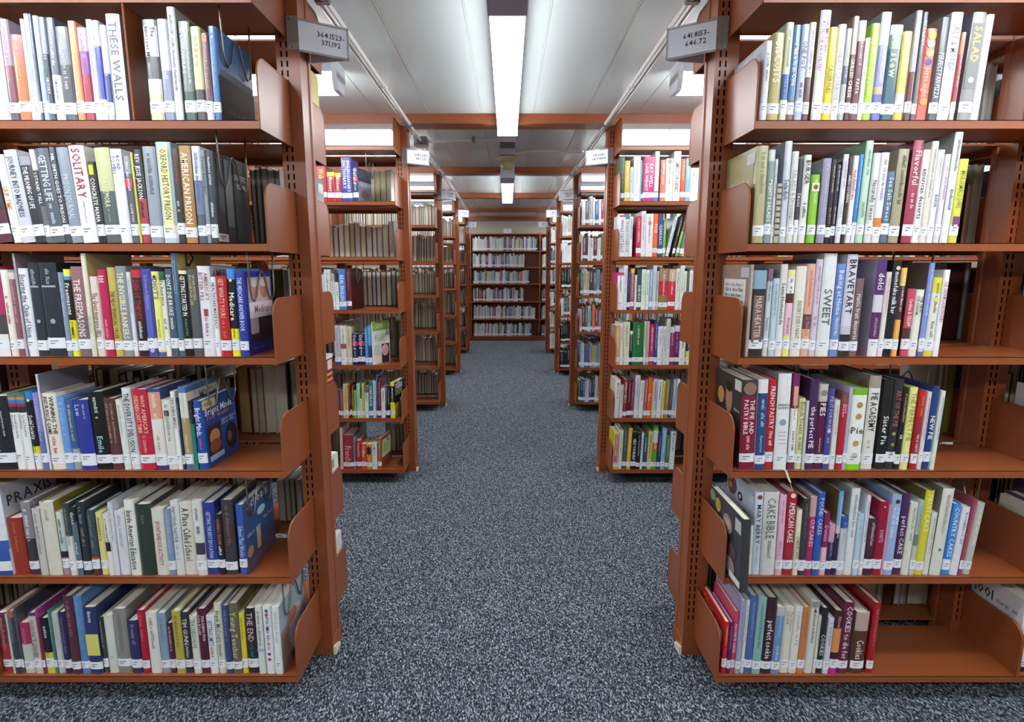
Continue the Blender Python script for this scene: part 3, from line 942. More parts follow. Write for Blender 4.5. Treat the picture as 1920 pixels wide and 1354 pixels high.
A5 = [(590, 680, 5.885, '''
255 283 300;3b3971;~8;8c88b8
285 315 310;a6553a;~10;d8a890
318 349 240;c8cbb9;~10;8c8c7c
351 372 240;e0c943;~8;a89030
374 396 250;9e2939;~10;d88c94
398 412 320;232325;~10;d8d8d8
414 436 260;7a3a2a,.4,7c7c3c;~8;e0e0d8
438 464 310;b8c041;~10;7c8428
468 500 235;a1d7cf;~10;70a098
502 522 400;e1e4e1;~6;909490
524 552 235;c9c859;~10;989840
556 600 260;8c6c70,.2,e8e9e5;~8;404c70
603 645 210;2b7a8a;CORPORATE;e8f0f0;t0=.12 t1=.75
647 680 200;d9dde0;~14;909498
682 700 130;3c50a0;~6;b0b8d8;
702 733 190;802839;~10;d8a0a8
737 782 285;e1e1e1;~12;6c6c74
785 806 260;5c4c84,.1,2b2939;~8;c8c0d0
808 830 260;19191d;~10;d8d8dc
834 886 220;e6e232,.1,19191d,.55,e6e232;~5;e8e8e8;s=dcd838 d=.17
''')]
A6 = [(590, 680, 5.885, '''
284 314 720;d1b9a9;;;nl
320 431 800;a62939;French;e4b4b8;t0=.32 t1=.84 d=.19
434 455 830;6b89a9;;;
460 516 860;b62922;~6;f0c8c0
519 573 900;d64922;!Collins;f4e4dc;t0=.06 t1=.5
576 630 900;de9a33;~4;303030;pn=.12:.4:2c2c2c:.8
633 691 890;e4e1dd;~8;a0a098;dt=.2:8c4848:.3
697 738 835;a15c33;~8;e0c0a0;s=8c4c28 d=.17
''')]
B1 = [(1130, 270, 5.885, '''
190 230 130;3b5a41;~10;8ca88c
233 292 185;d8b84a;~10;f0e0a0
295 330 255;c9d1d9;~8;8c98a4
333 406 140;dce1dd;~14;90a098
408 417 180;a8c1e1;;;nl
420 437 180;4b2d31;~8;b09094
440 561 140;b83971;EAT WELL/LOSE WEIGHT;f6eaf0;t0=.16 t1=.8
565 611 75;e4e8ec,.8,3a81c9;~14;a8b8c8
630 684 175;e0796a;~12;f4dcd8
687 765 160;e4e5dd;~14;70746c;dt=.07:8c9484:.6
769 846 75;ddd5d1;SIMPLY ORGANIC;606058;t0=.2 t1=.84
850 900 165;d8613a;~10;f0c0a8
903 955 155;81b1e1;~10;dcecf8
958 1025 265;e4e8e4;~8;a0a8a0;dt=.2:a8c848:.5
1028 1090 265;e8e8e8;~8;909090
''')]
B2 = [(1130, 270, 5.885, '''
170 235 785;e8404a,.05,e9e9f1;WHOLE FAST EASY;50545c;t0=.1 t1=.9 nl s=e0e2ea
237 286 785;3a86cc,.1,e4e8e8;VEGAN COOKBOOK;586060;t0=.14 t1=.9 nl
289 322 800;e4e4e8;~16;404448;nl
366 416 795;c83959;~10;f4dce0
418 463 740;dde1e5;~10;909498
466 546 770;e4e1e1;~6;b84848;nl dt=.22:c87c7c:.5
549 601 770;e66932;FOOD;f8ece4;t0=.24 t1=.45
604 655 770;3b4581;CLEAN EATS;e4e8f4;t0=.25 t1=.72
658 688 850;7cb04c;~8;e4f0d0
692 726 800;c9cdd1;~10;909498;ln=.2
760 786 800;3b3939;~12;e8e8e8;ln=.2
800 830 780;22221f,.4,84a83c;~12;e8ec80;ln=.2
835 865 760;5b8991;~10;b8dce0;ln=.2
868 900 735;5ba079,.2,c06c88,.3,e0b042;~6;f4e8c0;ln=.2
''')]
B3 = [(1130, 480, 4.2, '''
105 153 130;d13181,.08,f0f0f1;~14;606470
155 188 75;dde5e9;~12;90a0b0
190 211 105;292c51;~10;9094b8
213 243 100;e0b040,.1,a15161;~12;f0d0d4
246 263 150;e4e1dd;~10;909090
265 298 105;3b4d59;EVERYDAY;e8f0f0;t0=.4 t1=.84
300 332 105;dcecd1;~14;90a888
335 360 110;e4e8e8;~12;505c60
362 387 105;91b1bd;~12;e0ecf0
389 416 75;c9cdd9;~14;90a0c0
419 433 120;c8c4bc;~8;908c84
437 509 100;9a7b61,.3,c02939,.65,8a794a;~8;f0d8d8
513 563 105;c1a891,.3,c82939;~10;f4dcdc
567 599 100;dcddd1;~14;706c5c
601 633 75;e1e5dd;~12;a0b098
635 652 120;e8e8e4;~8;a0a0a0
654 670 105;3b4b3b;~8;a0b0a0
673 700 115;e8e4e8;~8;b0708c
702 726 110;a8bcbc;~8;e0e8e8
''')]
B4 = [(1130, 480, 4.2, '''
97 130 550;e1a979;~10;f4dcc4;s=a09884
133 156 530;e8e8dc;~14;3c3c38
158 206 520;dcddc1;~14;909078
208 228 590;222224;~10;d8d8d8;pn=0:.1:dce4dc:1
230 316 525;2b7039;~14;e4f0e4
319 334 515;dcddc9;~6;a0a090
336 360 515;b9a9a1;~8;e0d8d4
364 398 540;c82859;~8;f4d0dc
401 425 515;3b4d99;~10;c0c8e8
428 466 555;e4e8e8;~12;9098a0
468 492 555;e8e8e8;~12;404040
494 522 495;dce1d9;~10;909890
525 555 560;dcd4e0,.15,8a2961;~10;e8b8d0
558 596 550;dcd4e0,.15,6b1d59;~10;dcb0d0
599 646 665;e4e8e8;~8;60686c
651 686 680;222225,.4,e6e651;~6;d8d8d8
''')]
B5 = [(1120, 680, 4.02, '''
122 160 130;e8e8e1;~14;9c9c90;dt=.1:6c8cb8:.4 s=d8d8b8
163 186 170;ddd5d5;~10;a05c60
188 215 130;993239;WHEAT BELLY;f0d8c4;t0=.06 t1=.6
218 242 130;5b2d31;~12;c8a8a0
244 266 135;8a2d49;~10;d898a8
269 306 95;cdd5dd;~14;8c98a4
309 340 135;e1e4d5;~10;88a068
343 367 130;c15979;~10;f4d4dc
369 397 115;e06932;Fix it;f8e4d8;t0=.4 t1=.8
399 404 140;e0a132;;;nl
406 437 125;c9c5d9;~12;5c5480
440 476 130;e4e4ec;~12;303c60
479 497 140;e0d139;~10;a09420
500 531 130;997a71;~10;d0b8b0
534 553 135;5b5141;~10;b8a888
556 580 125;91b9cd;~10;e4f0f4
583 604 125;e4e8ec;;;nl
''')]
B6 = [(1120, 680, 4.02, '''
112 150 530;e1c94a;~10;f8d8e8;pn=.05:.86:c85989:.6 s=dcc840
153 181 510;dde1d5;~8;a8ac9c
183 216 495;4b5551;~12;98a49c
218 247 495;e1b932;~10;f4e4b0
250 286 525;19191d;HELP YOURSELF;f4f4f4;t0=.18 t1=.74
288 315 530;232325;~10;c0c0c0
318 335 530;dde5e9;~6;a0a8ac
337 366 545;215171;~8;d8e8f0
369 403 520;d9d171;~8;504c28
405 441 480;5ba949,.1,dddddd,.38,c87132,.6,5ba132;~6;f4f0d8
445 471 530;29396b;~10;a8b0d0
473 505 495;91b9d9;~10;dcecf8
507 533 550;5b7951;~10;c8d8c0;
536 575 520;e4e8e9;~12;606464;dt=.06:8c9494:.5
''')]

# ---------------------------------------------------------------- the room
CEIL = 2.21
WX, YN, YF = 3.7, -2.6, 10.62


def structure():
    m = MB(); m.box((-WX - .1, YN - .1, -0.05), (WX + .1, YF + .1, 0)); tag(m.build('floor', 'carpet'), kind='structure')
    # ceiling pans, 305 mm wide, pale strips in the joints painting the highlight along each seam
    m = MB()
    k = -13
    while k <= 12:
        x0 = 0.1525 + 0.305 * (k - 0.5) - 0.1525 + 0.1525
        x0 = 0.305 * k - 0.1525 + 0.305
        x1 = x0 + 0.305
        p = [(x0 + .0015, CEIL + .012), (x0 + .0015, CEIL + .003), (x0 + .0045, CEIL), (x1 - .0045, CEIL), (x1 - .0015, CEIL + .003), (x1 - .0015, CEIL + .012)]
        m.prism(p, 1, YN - .1, YF + .1)
        k += 1
    m.box((-WX - .4, YN - .1, CEIL + .012), (WX + .4, YF + .1, CEIL + .05))
    for k in range(-12, 13):
        xj = 0.305 * k - 0.1525 + (0 if k < 0 else 0)
        m.box((xj - .0016, YN - .1, CEIL - .0012), (xj + .0016, YF + .1, CEIL + .012), None, 1)
    tag(m.build('ceiling', ['ceiling', 'joint']), kind='structure')
    for nm, a, b in (('wall_left', (-WX - .1, YN, 0), (-WX, YF, CEIL)), ('wall_right', (WX, YN, 0), (WX + .1, YF, CEIL)),
                     ('wall_back', (-WX - .1, YF, 0), (WX + .1, YF + .1, CEIL)), ('wall_front', (-WX - .1, YN - .1, 0), (WX + .1, YN, CEIL))):
        m = MB(); m.box(a, b); tag(m.build(nm, 'wall'), kind='structure')
    # steel tie beams over every row of stacks
    for i in range(6):
        y = ROWY[0] + 1.7643 * i if i < 5 else 10.20
        m = MB(); y0, y1 = y - .004, y + .14
        t = .004
        m.box((-WX, y0, 2.154), (WX, y0 + t, 2.209)); m.box((-WX, y1 - t, 2.154), (WX, y1, 2.209)); m.box((-WX, y0 + t, 2.154), (WX, y1 - t, 2.158))
        tag(m.build('trim_%d' % (i + 1), 'steel'), kind='structure')


structure()

BAYL = 0.912                                          # length of one bay


def bracket(xc, y0, y1, z0, sgn):
    """end plate of a shelf: from the upright at y0 out to y1, top front corner rounded"""
    zt = z0 + .158; zb = z0 - .022; r = .045
    d = 1 if y1 > y0 else -1
    pl = [(y0, zb), (y1, zb)]
    for k in range(9):
        a = k / 8 * math.pi / 2
        pl.append((y1 - d * r + d * r * math.cos(a), zt - r + r * math.sin(a)))
    pl.append((y0, zt))
    m = MB(); m.prism(pl, 0, xc - .0013, xc + .0013)
    # rolled rim on the free edges
    rim = [(xc, p[0], p[1]) for p in pl[1:]]
    m.tube(rim, .0026, 6)
    return m


def upright(x, y, parent):
    """x: centre; a folded steel post with a shallow groove up each outer side, dark slots front and back"""
    w, d, g = .034, .092, .004
    pl = [(-w, 0), (w, 0), (w, .018), (w - g, .022), (w - g, d - .022), (w, d - .018), (w, d), (-w, d), (-w, d - .018), (-w + g, d - .022), (-w + g, .022), (-w, .018)]
    m = MB(); m.prism([(x + a, y + b) for a, b in pl], 2, .045, 2.1535)
    up = m.build('upright', 'steel', parent)
    m = MB(); mr = MB()
    for c in (-.021, -.005):
        for c2 in (c, -c):
            z = .13
            while z < 2.1:
                if c2 == c: m.box((x + c, y - .0006, z), (x + c + .0045, y + .001, z + .0165))
                else: mr.box((x + c2 - .0045, y + d - .001, z), (x + c2, y + d + .0006, z + .0165))
                z += .0262
    m.build('slot_pattern', 'slot', up)
    mr.build('slot_pattern', 'slot', up)
    return up


def bay_unit(side, row, nbays, label, group):
    """double-faced bookcase: side -1 left of the aisle, +1 right; row 0 is the nearest"""
    y = ROWY[row]
    t = empty('bookcase', (side * BX, y, 0))
    tag(t, label, 'bookcase', group)
    ox, oy = side * BX, y

    def rel(m):
        m.v = [(a - ox, b - oy, c) for a, b, c in m.v]; return m
    for k in range(nbays + 1):
        xc = side * (BX + BAYL * k)
        up = upright(xc - ox, 0, t)
        m = MB(); m.box((xc - .037, y - .004, 0.0), (xc + .037, y + .096, .046))
        fo = rel(m).build('foot', 'steel', t)
        m = MB()
        for yy in (y - .002, y + .094):
            m.tube([(xc - .02, yy, .026), (xc - .02, yy - .004 if yy < y else yy + .004, .026)], .006, 8)
            m.tube([(xc + .02, yy, .026), (xc + .02, yy - .004 if yy < y else yy + .004, .026)], .006, 8)
        rel(m).build('bolt', 'steel', fo)
        if k == 0:
            m = MB(); xx = xc - side * .037
            m.prism([(y - .004, 0), (y + .05, 0), (y + .05, .012), (y - .004, .03)], 0, min(xx, xx - side * .009), max(xx, xx - side * .009))
            rel(m).build('glide', 'glide', t)
    for k in range(nbays):
        xa, xb = sorted((side * (BX + BAYL * k + .003), side * (BX + BAYL * (k + 1) - .003)))
        for face in (0, 1):
            for z in [TOPZ] + SH:
                if face == 0: yf, yb, yu = y - .218, y + .026, y - .001
                else: yf, yb, yu = y + .092 + .218, y + .066, y + .093
                m = MB()
                lo, hi = min(yf, yb), max(yf, yb)
                m.box((xa, lo, z - .002), (xb, hi, z))
                s = 1 if face == 0 else -1
                m.prism([(yf, z), (yf, z - .021), (yf + s * .012, z - .021), (yf + s * .012, z - .019), (yf + s * .002, z - .019), (yf + s * .002, z - .002)], 0, xa, xb)
                m.prism([(yb, z - .002), (yb, z - .005), (yb - s * .002, z - .005), (yb - s * .002, z - .002)], 0, xa, xb)
                sh = rel(m).build('shelf', 'steel', t)
                for xe in (xa - .0005, xb + .0005):
                    rel(bracket(xe, yu, yf, z, side)).build('end_bracket', 'steel', sh)
    return t


rows_words = ['nearest', 'second', 'third', 'fourth', 'fifth']
for r in range(5):
    for s in (-1, 1):
        nb = 3 if r else 2
        bay_unit(s, r, nb, f"{rows_words[r]} orange-brown steel bookcase on the {'left' if s < 0 else 'right'} of the aisle, its upright bearing a number sign", 'steel bookcases along the aisle')


def end_unit():
    y = 10.20
    x0 = -.66 - 1.24
    t = empty('bookcase', (0, y, 0))
    tag(t, 'dark brown wall bookcase closing the far end of the aisle', 'bookcase')
    for k in range(4):
        x = x0 + 1.24 * k
        m = MB(); m.box((x - .012, y, 0), (x + .012, y + .26, 1.94)); m.v = [(a, b - y, c) for a, b, c in m.v]; m.build('upright', 'steel', t)
    for k in range(3):
        xa, xb = x0 + 1.24 * k + .0125, x0 + 1.24 * (k + 1) - .0125
        for z in [1.92] + ENDZ:
            m = MB(); m.box((xa, 0, z - .02), (xb, .26, z)); m.build('shelf', 'steel', t)
        m = MB(); m.box((xa, .02, 0), (xb, .04, .065)); m.build('kick_board', 'steel', t)
        m = MB(); m.box((xa, .262, .02), (xb, .268, 1.93)); m.build('back_panel', 'steel', t)


ENDZ = [1.62, 1.33, 1.036, .718, .40, .085]
end_unit()

# plate standing on the top left shelf between two runs of books
m = MB()
xd = at(252, 218, 1.53)[0]
m.box((xd - .0015, 1.528, SH[0]), (xd + .0015, 1.74, TOPZ - .023))
m.tube([(xd, 1.528, SH[0]), (xd, 1.528, TOPZ - .023)], .0028, 6)
tag(m.build('shelf_divider', 'steel'), 'tall brown steel divider plate between books on the top left shelf', 'divider')


# ---------------------------------------------------------------- lamps
def lamp_along(y0, y1, label, group):
    t = empty('ceiling_lamp', (0, y0, CEIL)); tag(t, label, 'ceiling lamp', group)
    w = .0585
    # housing
    m = MB(); m.box((-w, y0, -.088), (w, y1 + .035, -.0005)); m.v = [(a, b - y0, c) for a, b, c in m.v]; m.build('housing', 'housing', t)
    m = MB(); m.prism([(-w, -.088), (-w * .97, -.118), (w * .97, -.118), (w, -.088)], 1, 0.004, y1 - y0 - .004); m.build('lens', 'lens', t)
    m = MB(); m.box((-w * 1.03, y1 - y0 - .004, -.121), (w * 1.03, y1 - y0 + .03, -.034)); m.build('end_cap', 'housing', t)
    m = MB(); m.box((-w * 1.06, -.34, -.122), (w * 1.06, .004, -.0005)); m.build('wireway', 'housing', t)
    m = MB(); m.box((-.056, y1 - y0 + .34, -.082), (.056, y1 - y0 + .53, -.0005)); j = m.build('junction_box', 'housing', t)
    m = MB(); m.box((-.048, y1 - y0 + .35, -.086), (.048, y1 - y0 + .52, -.0825)); m.build('grille', 'dark', j)


along = [(-1.62, 0.0), (1.905, 3.53), (5.43, 7.06)]
lab_al = ['long fluorescent lamp over the aisle above the viewpoint', 'large bright fluorescent lamp over the middle of the aisle, nearest of the two', 'small distant fluorescent lamp over the middle of the aisle, second one down']
for (a, b), l_ in zip(along, lab_al):
    lamp_along(a, b, l_, 'fluorescent lamps over the aisle')


def lamp_across(side, x0, y, label, group):
    L = 1.22
    t = empty('ceiling_lamp', (side * x0, y, CEIL)); tag(t, label, 'ceiling lamp', group)
    xa, xb = sorted((side * .022, side * (L - .022)))
    m = MB(); m.prism([(0, -.0005), (0, -.05), (.13, -.05), (.13, -.0005)], 0, xa, xb); m.build('housing', 'housing', t)
    m = MB(); m.prism([(.003, -.05), (.0, -.075), (.02, -.118), (.11, -.118), (.13, -.075), (.127, -.05)], 0, xa, xb); m.build('lens', 'lens', t)
    for e in (0, L):
        p = [(-.003, -.0005), (-.003, -.08), (.018, -.122), (.112, -.122), (.133, -.08), (.133, -.0005)]
        a = side * e; b = side * (e + (.022 if e == 0 else -.022))
        m = MB(); m.prism(p, 0, min(a, b), max(a, b)); m.build('end_cap', 'prism', t)


gap = ['behind the viewpoint', 'over the nearest cross aisle', 'beyond the nearest bookcases', 'beyond the second bookcases', 'beyond the third bookcases', 'beyond the fourth bookcases', 'in front of the end wall bookcase']
for i in range(7):
    y = 2.63 + 1.7643 * (i - 2)
    for s in (-1, 1):
        for k in range(2):
            lamp_across(s, .7475 + 1.4 * k, y, f"{'inner' if k == 0 else 'outer'} fluorescent lamp crosswise on the {'left' if s < 0 else 'right'}, {gap[i]}", 'fluorescent lamps over the cross aisles')

# ---------------------------------------------------------------- conduits, detector
for s in (-1, 1):
    m = MB()
    zc = 2.138
    m.tube([(s * .572, YN + .05, zc), (s * .572, 8.6, zc)], .011, 10)
    m.tube([(s * .592, YN + .05, zc - .004), (s * .592, 8.6, zc - .004)], .005, 8)
    for yy in (1.2, 2.75, 4.9, 6.6):
        m.tube([(s * .572, yy, zc), (s * .572, yy + .04, zc)], .0145, 10)
    c = m.build('conduit', 'conduit', smooth=False)
    tag(c, f"pair of thin white metal conduits along the {'left' if s < 0 else 'right'} edge of the aisle ceiling", 'conduit')
    m = MB()
    for yy in (1.9, 3.44, 5.2, 6.97):
        m.box((s * .577 - .0215, yy, zc - .013), (s * .577 + .0215, yy + .022, zc + .0135))
    m.build('strap', 'zinc', c)
m = MB(); m.box((-.62, 3.90, 2.118), (-.535, 4.0, 2.17)); m.box((-.586, 3.86, 2.126), (-.558, 4.05, 2.15))
tag(m.build('junction_box', 'zinc'), 'grey metal junction box on the left conduit beyond the second bookcase', 'junction box')
m = MB(); zz = 2.19
m.tube([(-.53, 3.96, 2.15), (-.5, 4.0, 2.155), (-.42, 4.02, 2.165), (-.34, 4.08, 2.185), (-.2, 4.1, zz), (-.06, 4.1, zz)], .01, 8)
cc = tag(m.build('conduit', 'conduit'), 'bent white conduit from the left junction box to the aisle lamp', 'conduit')
m = MB(); m.box((-.245, 4.07, zz - .018), (-.225, 4.13, zz + .0195)); m.build('strap', 'zinc', cc)
m = MB(); m.tube([(.06, 4.5, 2.185), (.2, 4.48, 2.192), (.34, 4.46, 2.192), (.42, 4.42, 2.175), (.552, 4.3, 2.15)], .01, 8)
tag(m.build('conduit', 'conduit'), 'bent white conduit from the yellowed detector to the right conduit', 'conduit')
m = MB(); m.box((-.06, 4.42, 2.155), (.06, 4.58, CEIL - .0005)); d0 = m.build('detector_base', 'housing')
t = empty('heat_detector', (0, 4.5, 2.155)); tag(t, 'yellowed round heat detector hanging from a square box on the aisle ceiling', 'heat detector')
d0.parent = t; d0.location = (0, -4.5, -2.155)
m = MB(); m.lathe([(.03, -.001), (.078, -.006), (.082, -.012), (.07, -.03), (.045, -.042)], 0, 0); m.build('bell', 'ivory', t, True)
m = MB(); m.lathe([(.042, -.042), (.048, -.06), (.036, -.09), (.015, -.098)], 0, 0); m.build('sensor_head', 'ivory', t, True)

# ---------------------------------------------------------------- number signs on the uprights
SIGNS = [(('364.1523-', '371.192'), ('641.8153-', '646.72')), (('398.2687-', '467.973'), ('641.5612-', '641.594498')), None, None, None]


def sign(side, row):
    y = ROWY[row]
    x0 = side * .5985
    t = empty('sign_holder', (x0, y, 1.97))
    lines = SIGNS[row][0 if side < 0 else 1] if SIGNS[row] else None
    tag(t, (f"grey card sign reading {' '.join(lines)} on the {rows_words[row]} {'left' if side < 0 else 'right'} upright" if lines else f"small card sign on the {rows_words[row]} {'left' if side < 0 else 'right'} upright"), 'sign', 'number signs at the row ends')
    z0, z1 = -.043, .043
    tip = (-side * .122, .072)

    def panel(a, b, off, zz0, zz1, mat, name, par, th=.0015):
        (ax, ay), (bx, by) = a, b
        n = Vector((by - ay, -(bx - ax))).normalized()
        if n.y > 0: n = -n
        m = MB()
        q = [(ax + n.x * off, ay + n.y * off), (bx + n.x * off, by + n.y * off), (bx + n.x * (off - th), by + n.y * (off - th)), (ax + n.x * (off - th), ay + n.y * (off - th))]
        m.prism(q, 2, zz0, zz1)
        return m.build(name, mat, par), n
    # clear mounting flap on the face of the upright
    m = MB(); xa, xb = sorted((0, side * .0335)); m.box((xa, -.005, -.040), (xb, -.002, .050)); fl = m.build('mounting_flap', 'acrylic', t)
    m = MB()
    for zz in (-.034, .043):
        m.tube([(side * .024, -.0052, zz), (side * .024, -.008, zz)], .003, 10)
    m.build('rivet', 'zinc', fl)
    a = (0, -.003)
    pn, n = panel(a, tip, .0, z0, z1, 'card', 'card', t)
    # thin frame rails around the card, both faces of the wedge
    panel(a, tip, .0035, z0 - .002, z0 + .004, 'acrylic', 'rail', t, .003)
    panel(a, tip, .0035, z1 - .004, z1 + .002, 'acrylic', 'rail', t, .003)
    panel((tip[0] * .965, tip[1] * .965 - .0001), tip, .0035, z0, z1, 'acrylic', 'rail', t, .003)
    m = MB()
    m.prism([(0, .094), (tip[0], tip[1] + .002), (tip[0] * .98, tip[1] + .004), (0.0, .097)], 2, z0, z1); m.build('card', 'card', t)
    # lettering
    run = lines or ('~7', '~6')
    u = Vector((tip[0] - a[0], tip[1] - a[1])); Lp = u.length; u.normalize()
    if side > 0: u = -u
    st = Vector(a) if side < 0 else Vector(tip)
    m = MB(); rnd = random.Random(row * 2 + side)
    for k, ln in enumerate(run):
        vs, fs, L = worn_run(int(ln[1:]), rnd) if ln[0] == '~' else text_run(ln)
        s = .0205; s = min(s, Lp * .62 / L)
        x_c = Lp * (.64 if side < 0 else .60)
        zz = .006 - k * .021
        pts = []
        for p, q in vs:
            d = x_c - L * s / 2 + p * s
            pts.append((st.x + u.x * d + n.x * .0006, st.y + u.y * d + n.y * .0006, zz + q * s))
        m.add(pts, fs)
    m.build('lettering', 'ink', pn)


for r in range(5):
    for s in (-1, 1): sign(s, r)
m = MB(); m.box((-.07, 10.185, 1.925), (.07, 10.199, 2.0)); es = tag(m.build('sign_holder', 'card'), 'small card sign standing on top of the end wall bookcase', 'sign')
m = MB(); rnd = random.Random(3)
for k in range(2):
    vs, fs, L = worn_run(7, rnd); s = .012
    m.add([(-L * s / 2 + a * s, 10.1845, 1.965 - k * .02 + b * s) for a, b in vs], fs)
m.build('lettering', 'ink', es)

# ---------------------------------------------------------------- front bays: every book its own object
zc = [TOPZ] + SH[:-1]
wall_l, wall_r = 'left front bookcase', 'right front bookcase'
leanL = [[(0, 0)], [(0, -.10), (140, -.06), (300, 0)], [(0, 0)], [(0, -.01), (260, -.03), (400, -.01)], [(0, -.02), (200, 0)], [(0, 0)]]
leanR = [[(1400, .015), (1700, .02), (1800, .04)], [(1400, -.01), (1600, .02), (1800, .03)], [(1400, 0), (1600, .01), (1780, .025)],
         [(1380, -.03), (1560, 0), (1760, .03)], [(1400, -.02), (1600, .01), (1740, .03), (1830, .09)], [(1350, .02), (1650, .02)]]
BOOKS = {}
GAPS = []
for i, segs in enumerate((L1, L2, L3, L4, L5, L6)):
    BOOKS['L%d' % i] = row_of_books('book', segs, leanL[i], SH[i], YS, zc[i] - .021, f"{ORD[i + 1]} shelf, {wall_l}", f"books on the {ORD[i + 1]} shelf of the {wall_l}", .165, 10 + i)
for i, segs in enumerate((R1, R2, R3, R4, R5, R6)):
    BOOKS['R%d' % i] = row_of_books('cookbook', segs, leanR[i], SH[i], YS, zc[i] - .021, f"{ORD[i + 1]} shelf, {wall_r}", f"cookbooks on the {ORD[i + 1]} shelf of the {wall_r}", .185, 30 + i)
for i, segs in ((0, A1), (2, A3), (3, A4), (4, A5), (5, A6)):
    BOOKS['A%d' % i] = row_of_books('book', segs, [(0, 0)] if i < 4 else [(0, .02)], SH[i], YS2, zc[i] - .021, f"{ORD[i + 1]} shelf, second left bookcase", f"books on the {ORD[i + 1]} shelf of the second left bookcase", .155, 50 + i)
for i, segs in enumerate((B1, B2, B3, B4, B5, B6)):
    BOOKS['B%d' % i] = row_of_books('cookbook', segs, [(0, 0)] if i < 4 else [(0, .03)], SH[i], YS2, zc[i] - .021, f"{ORD[i + 1]} shelf, second right bookcase", f"cookbooks on the {ORD[i + 1]} shelf of the second right bookcase", .17, 70 + i)


# ---------------------------------------------------------------- books on the rear faces, page edges towards the viewer
def rear_books(row, side, shelf, spans, z, label_place, group, seed):
    """spans in pixels at the page edges: (x0, x1, ytop, page colour, cover colour)"""
    rnd = random.Random(seed)
    d = .16
    yspine = ROWY[row] + .092 + .212
    n = 0
    v0 = (z - HC) / (yspine - d)
    last = at(spans[-1][1], 677 - (v0 * CP + SP) / (CP - v0 * SP) * FPX, yspine - d)[0]
    push = max(0, last - (1.537 if side > 0 else -.642)) if row == 0 else 0     # keep the run inside the end plates
    for (x0, x1, yt, pg, cc) in spans:
        n += 1
        yfe = yspine - d
        t = (z - HC) / yfe; v = (t * CP + SP) / (CP - t * SP); py = 677 - v * FPX
        xa, xb = at(x0, py, yfe)[0], at(x1, py, yfe)[0]
        h = min(max(.12, at(0, yt, yfe)[1] - z), .29)
        e = dict(bands=[cc], title='~12', tc='ddd', o=dict(pg=pg))
        xa -= push; xb -= push
        w = max(.008, xb - xa - .001)
        lab = f"{'slim ' if w < .018 else 'thick ' if w > .035 else ''}{colour_name(cc)} book facing away, {ORD[n]} from left behind, {label_place}"
        place_book('book', e, (xa + xb) / 2, w, z, h, yspine, 0.0, d, rnd, lab, group, back=True)


def spread(x0, x1, wmin, wmax, y, dy, seed, pal, cov):
    rnd = random.Random(seed); out = []; x = x0
    while x < x1 - wmin * .6:
        w = min(rnd.uniform(wmin, wmax), x1 - x)
        out.append((x, x + w, y + rnd.uniform(-dy, dy), rnd.choice(pal), rnd.choice(cov))); x += w + .3
    return out


CREAM = ['f0e8d0', 'e0d4b4', 'f4efe0', 'd0c4a8', 'f8f4ea', 'e4dcc8']
PALE = ['f4f2ee', 'e4e2e0', 'd4d0cc', 'fafaf4']
COV = ['2c2c30', '4a3a34', '6c6860', '2c3a4c', '5c2c2c', '8c8a84', '3c4438', 'a8a49c']
G = 'books facing away behind the '
rear_books(0, -1, 1, spread(478, 536, 9, 14, 316, 3, 1, ['b4b4b8', 'a4a4a8', 'c0c0c0'], COV), SH[1], 'second shelf, left front bookcase', G + 'left front bays', 1)
rear_books(0, -1, 2, [(515, 538, 505, '6c6440', '4c4828'), (538, 549, 505, 'a4a49c', 'b4b0a4')], SH[2], 'third shelf, left front bookcase', G + 'left front bays', 2)
rear_books(0, -1, 3, [(452, 474, 690, 'a88c5c', '6c2c1c'), (476, 488, 690, 'bcb4a0', '8c4c30'), (488, 499, 690, 'b8b0a0', 'a8a498'), (501, 520, 684, 'd0cabc', 'c8c4b8'), (520, 543, 684, 'd4cec0', 'c8c4b8'), (544, 552, 680, '1c1c1c', '141414'), (552, 562, 680, 'b8b4a8', '909088')], SH[3], 'fourth shelf, left front bookcase', G + 'left front bays', 3)
rear_books(0, -1, 4, [(524, 537, 900, 'c4beb0', '9c9890'), (537, 548, 900, 'bcb6a8', '4c4c4c'), (548, 556, 896, 'c0bab0', '8c8880'), (557, 570, 900, 'c8c4b8', '4c4c50')], SH[4], 'fifth shelf, left front bookcase', G + 'left front bays', 4)
rear_books(0, 1, 0, [(1841, 1853, 125, 'c0c0c8', 'b0b0bc'), (1856, 1874, 122, 'b0aeb0', '8c8c94'), (1874, 1882, 118, 'd4d4d4', 'c8ccc8'), (1883, 1893, 122, 'dcdcdc', 'c8c8c4')], SH[0], 'top shelf, right front bookcase', G + 'right front bays', 5)
rear_books(0, 1, 1, [(1801, 1815, 312, '9c9088', '8c8078'), (1816, 1823, 342, '1c1818', '141214'), (1824, 1832, 345, 'b0907c', 'a07858'), (1834, 1850, 308, 'aaa49a', '9c9890')], SH[1], 'second shelf, right front bookcase', G + 'right front bays', 6)
rear_books(0, 1, 2, [(1772, 1786, 508, 'a8a0a8', '98909c'), (1788, 1822, 492, '3c1410', '481412'), (1823, 1833, 492, 'aaaaac', '5c5c60')], SH[2], 'third shelf, right front bookcase', G + 'right front bays', 7)
rear_books(0, 1, 3, [(1733, 1744, 682, 'a49c98', '8c8480'), (1745, 1756, 682, 'b8b4a4', '7c705c'), (1757, 1764, 682, 'a8a490', '8c8c70'), (1765, 1777, 680, '88803c', '7c7430')], SH[3], 'fourth shelf, right front bookcase', G + 'right front bays', 8)
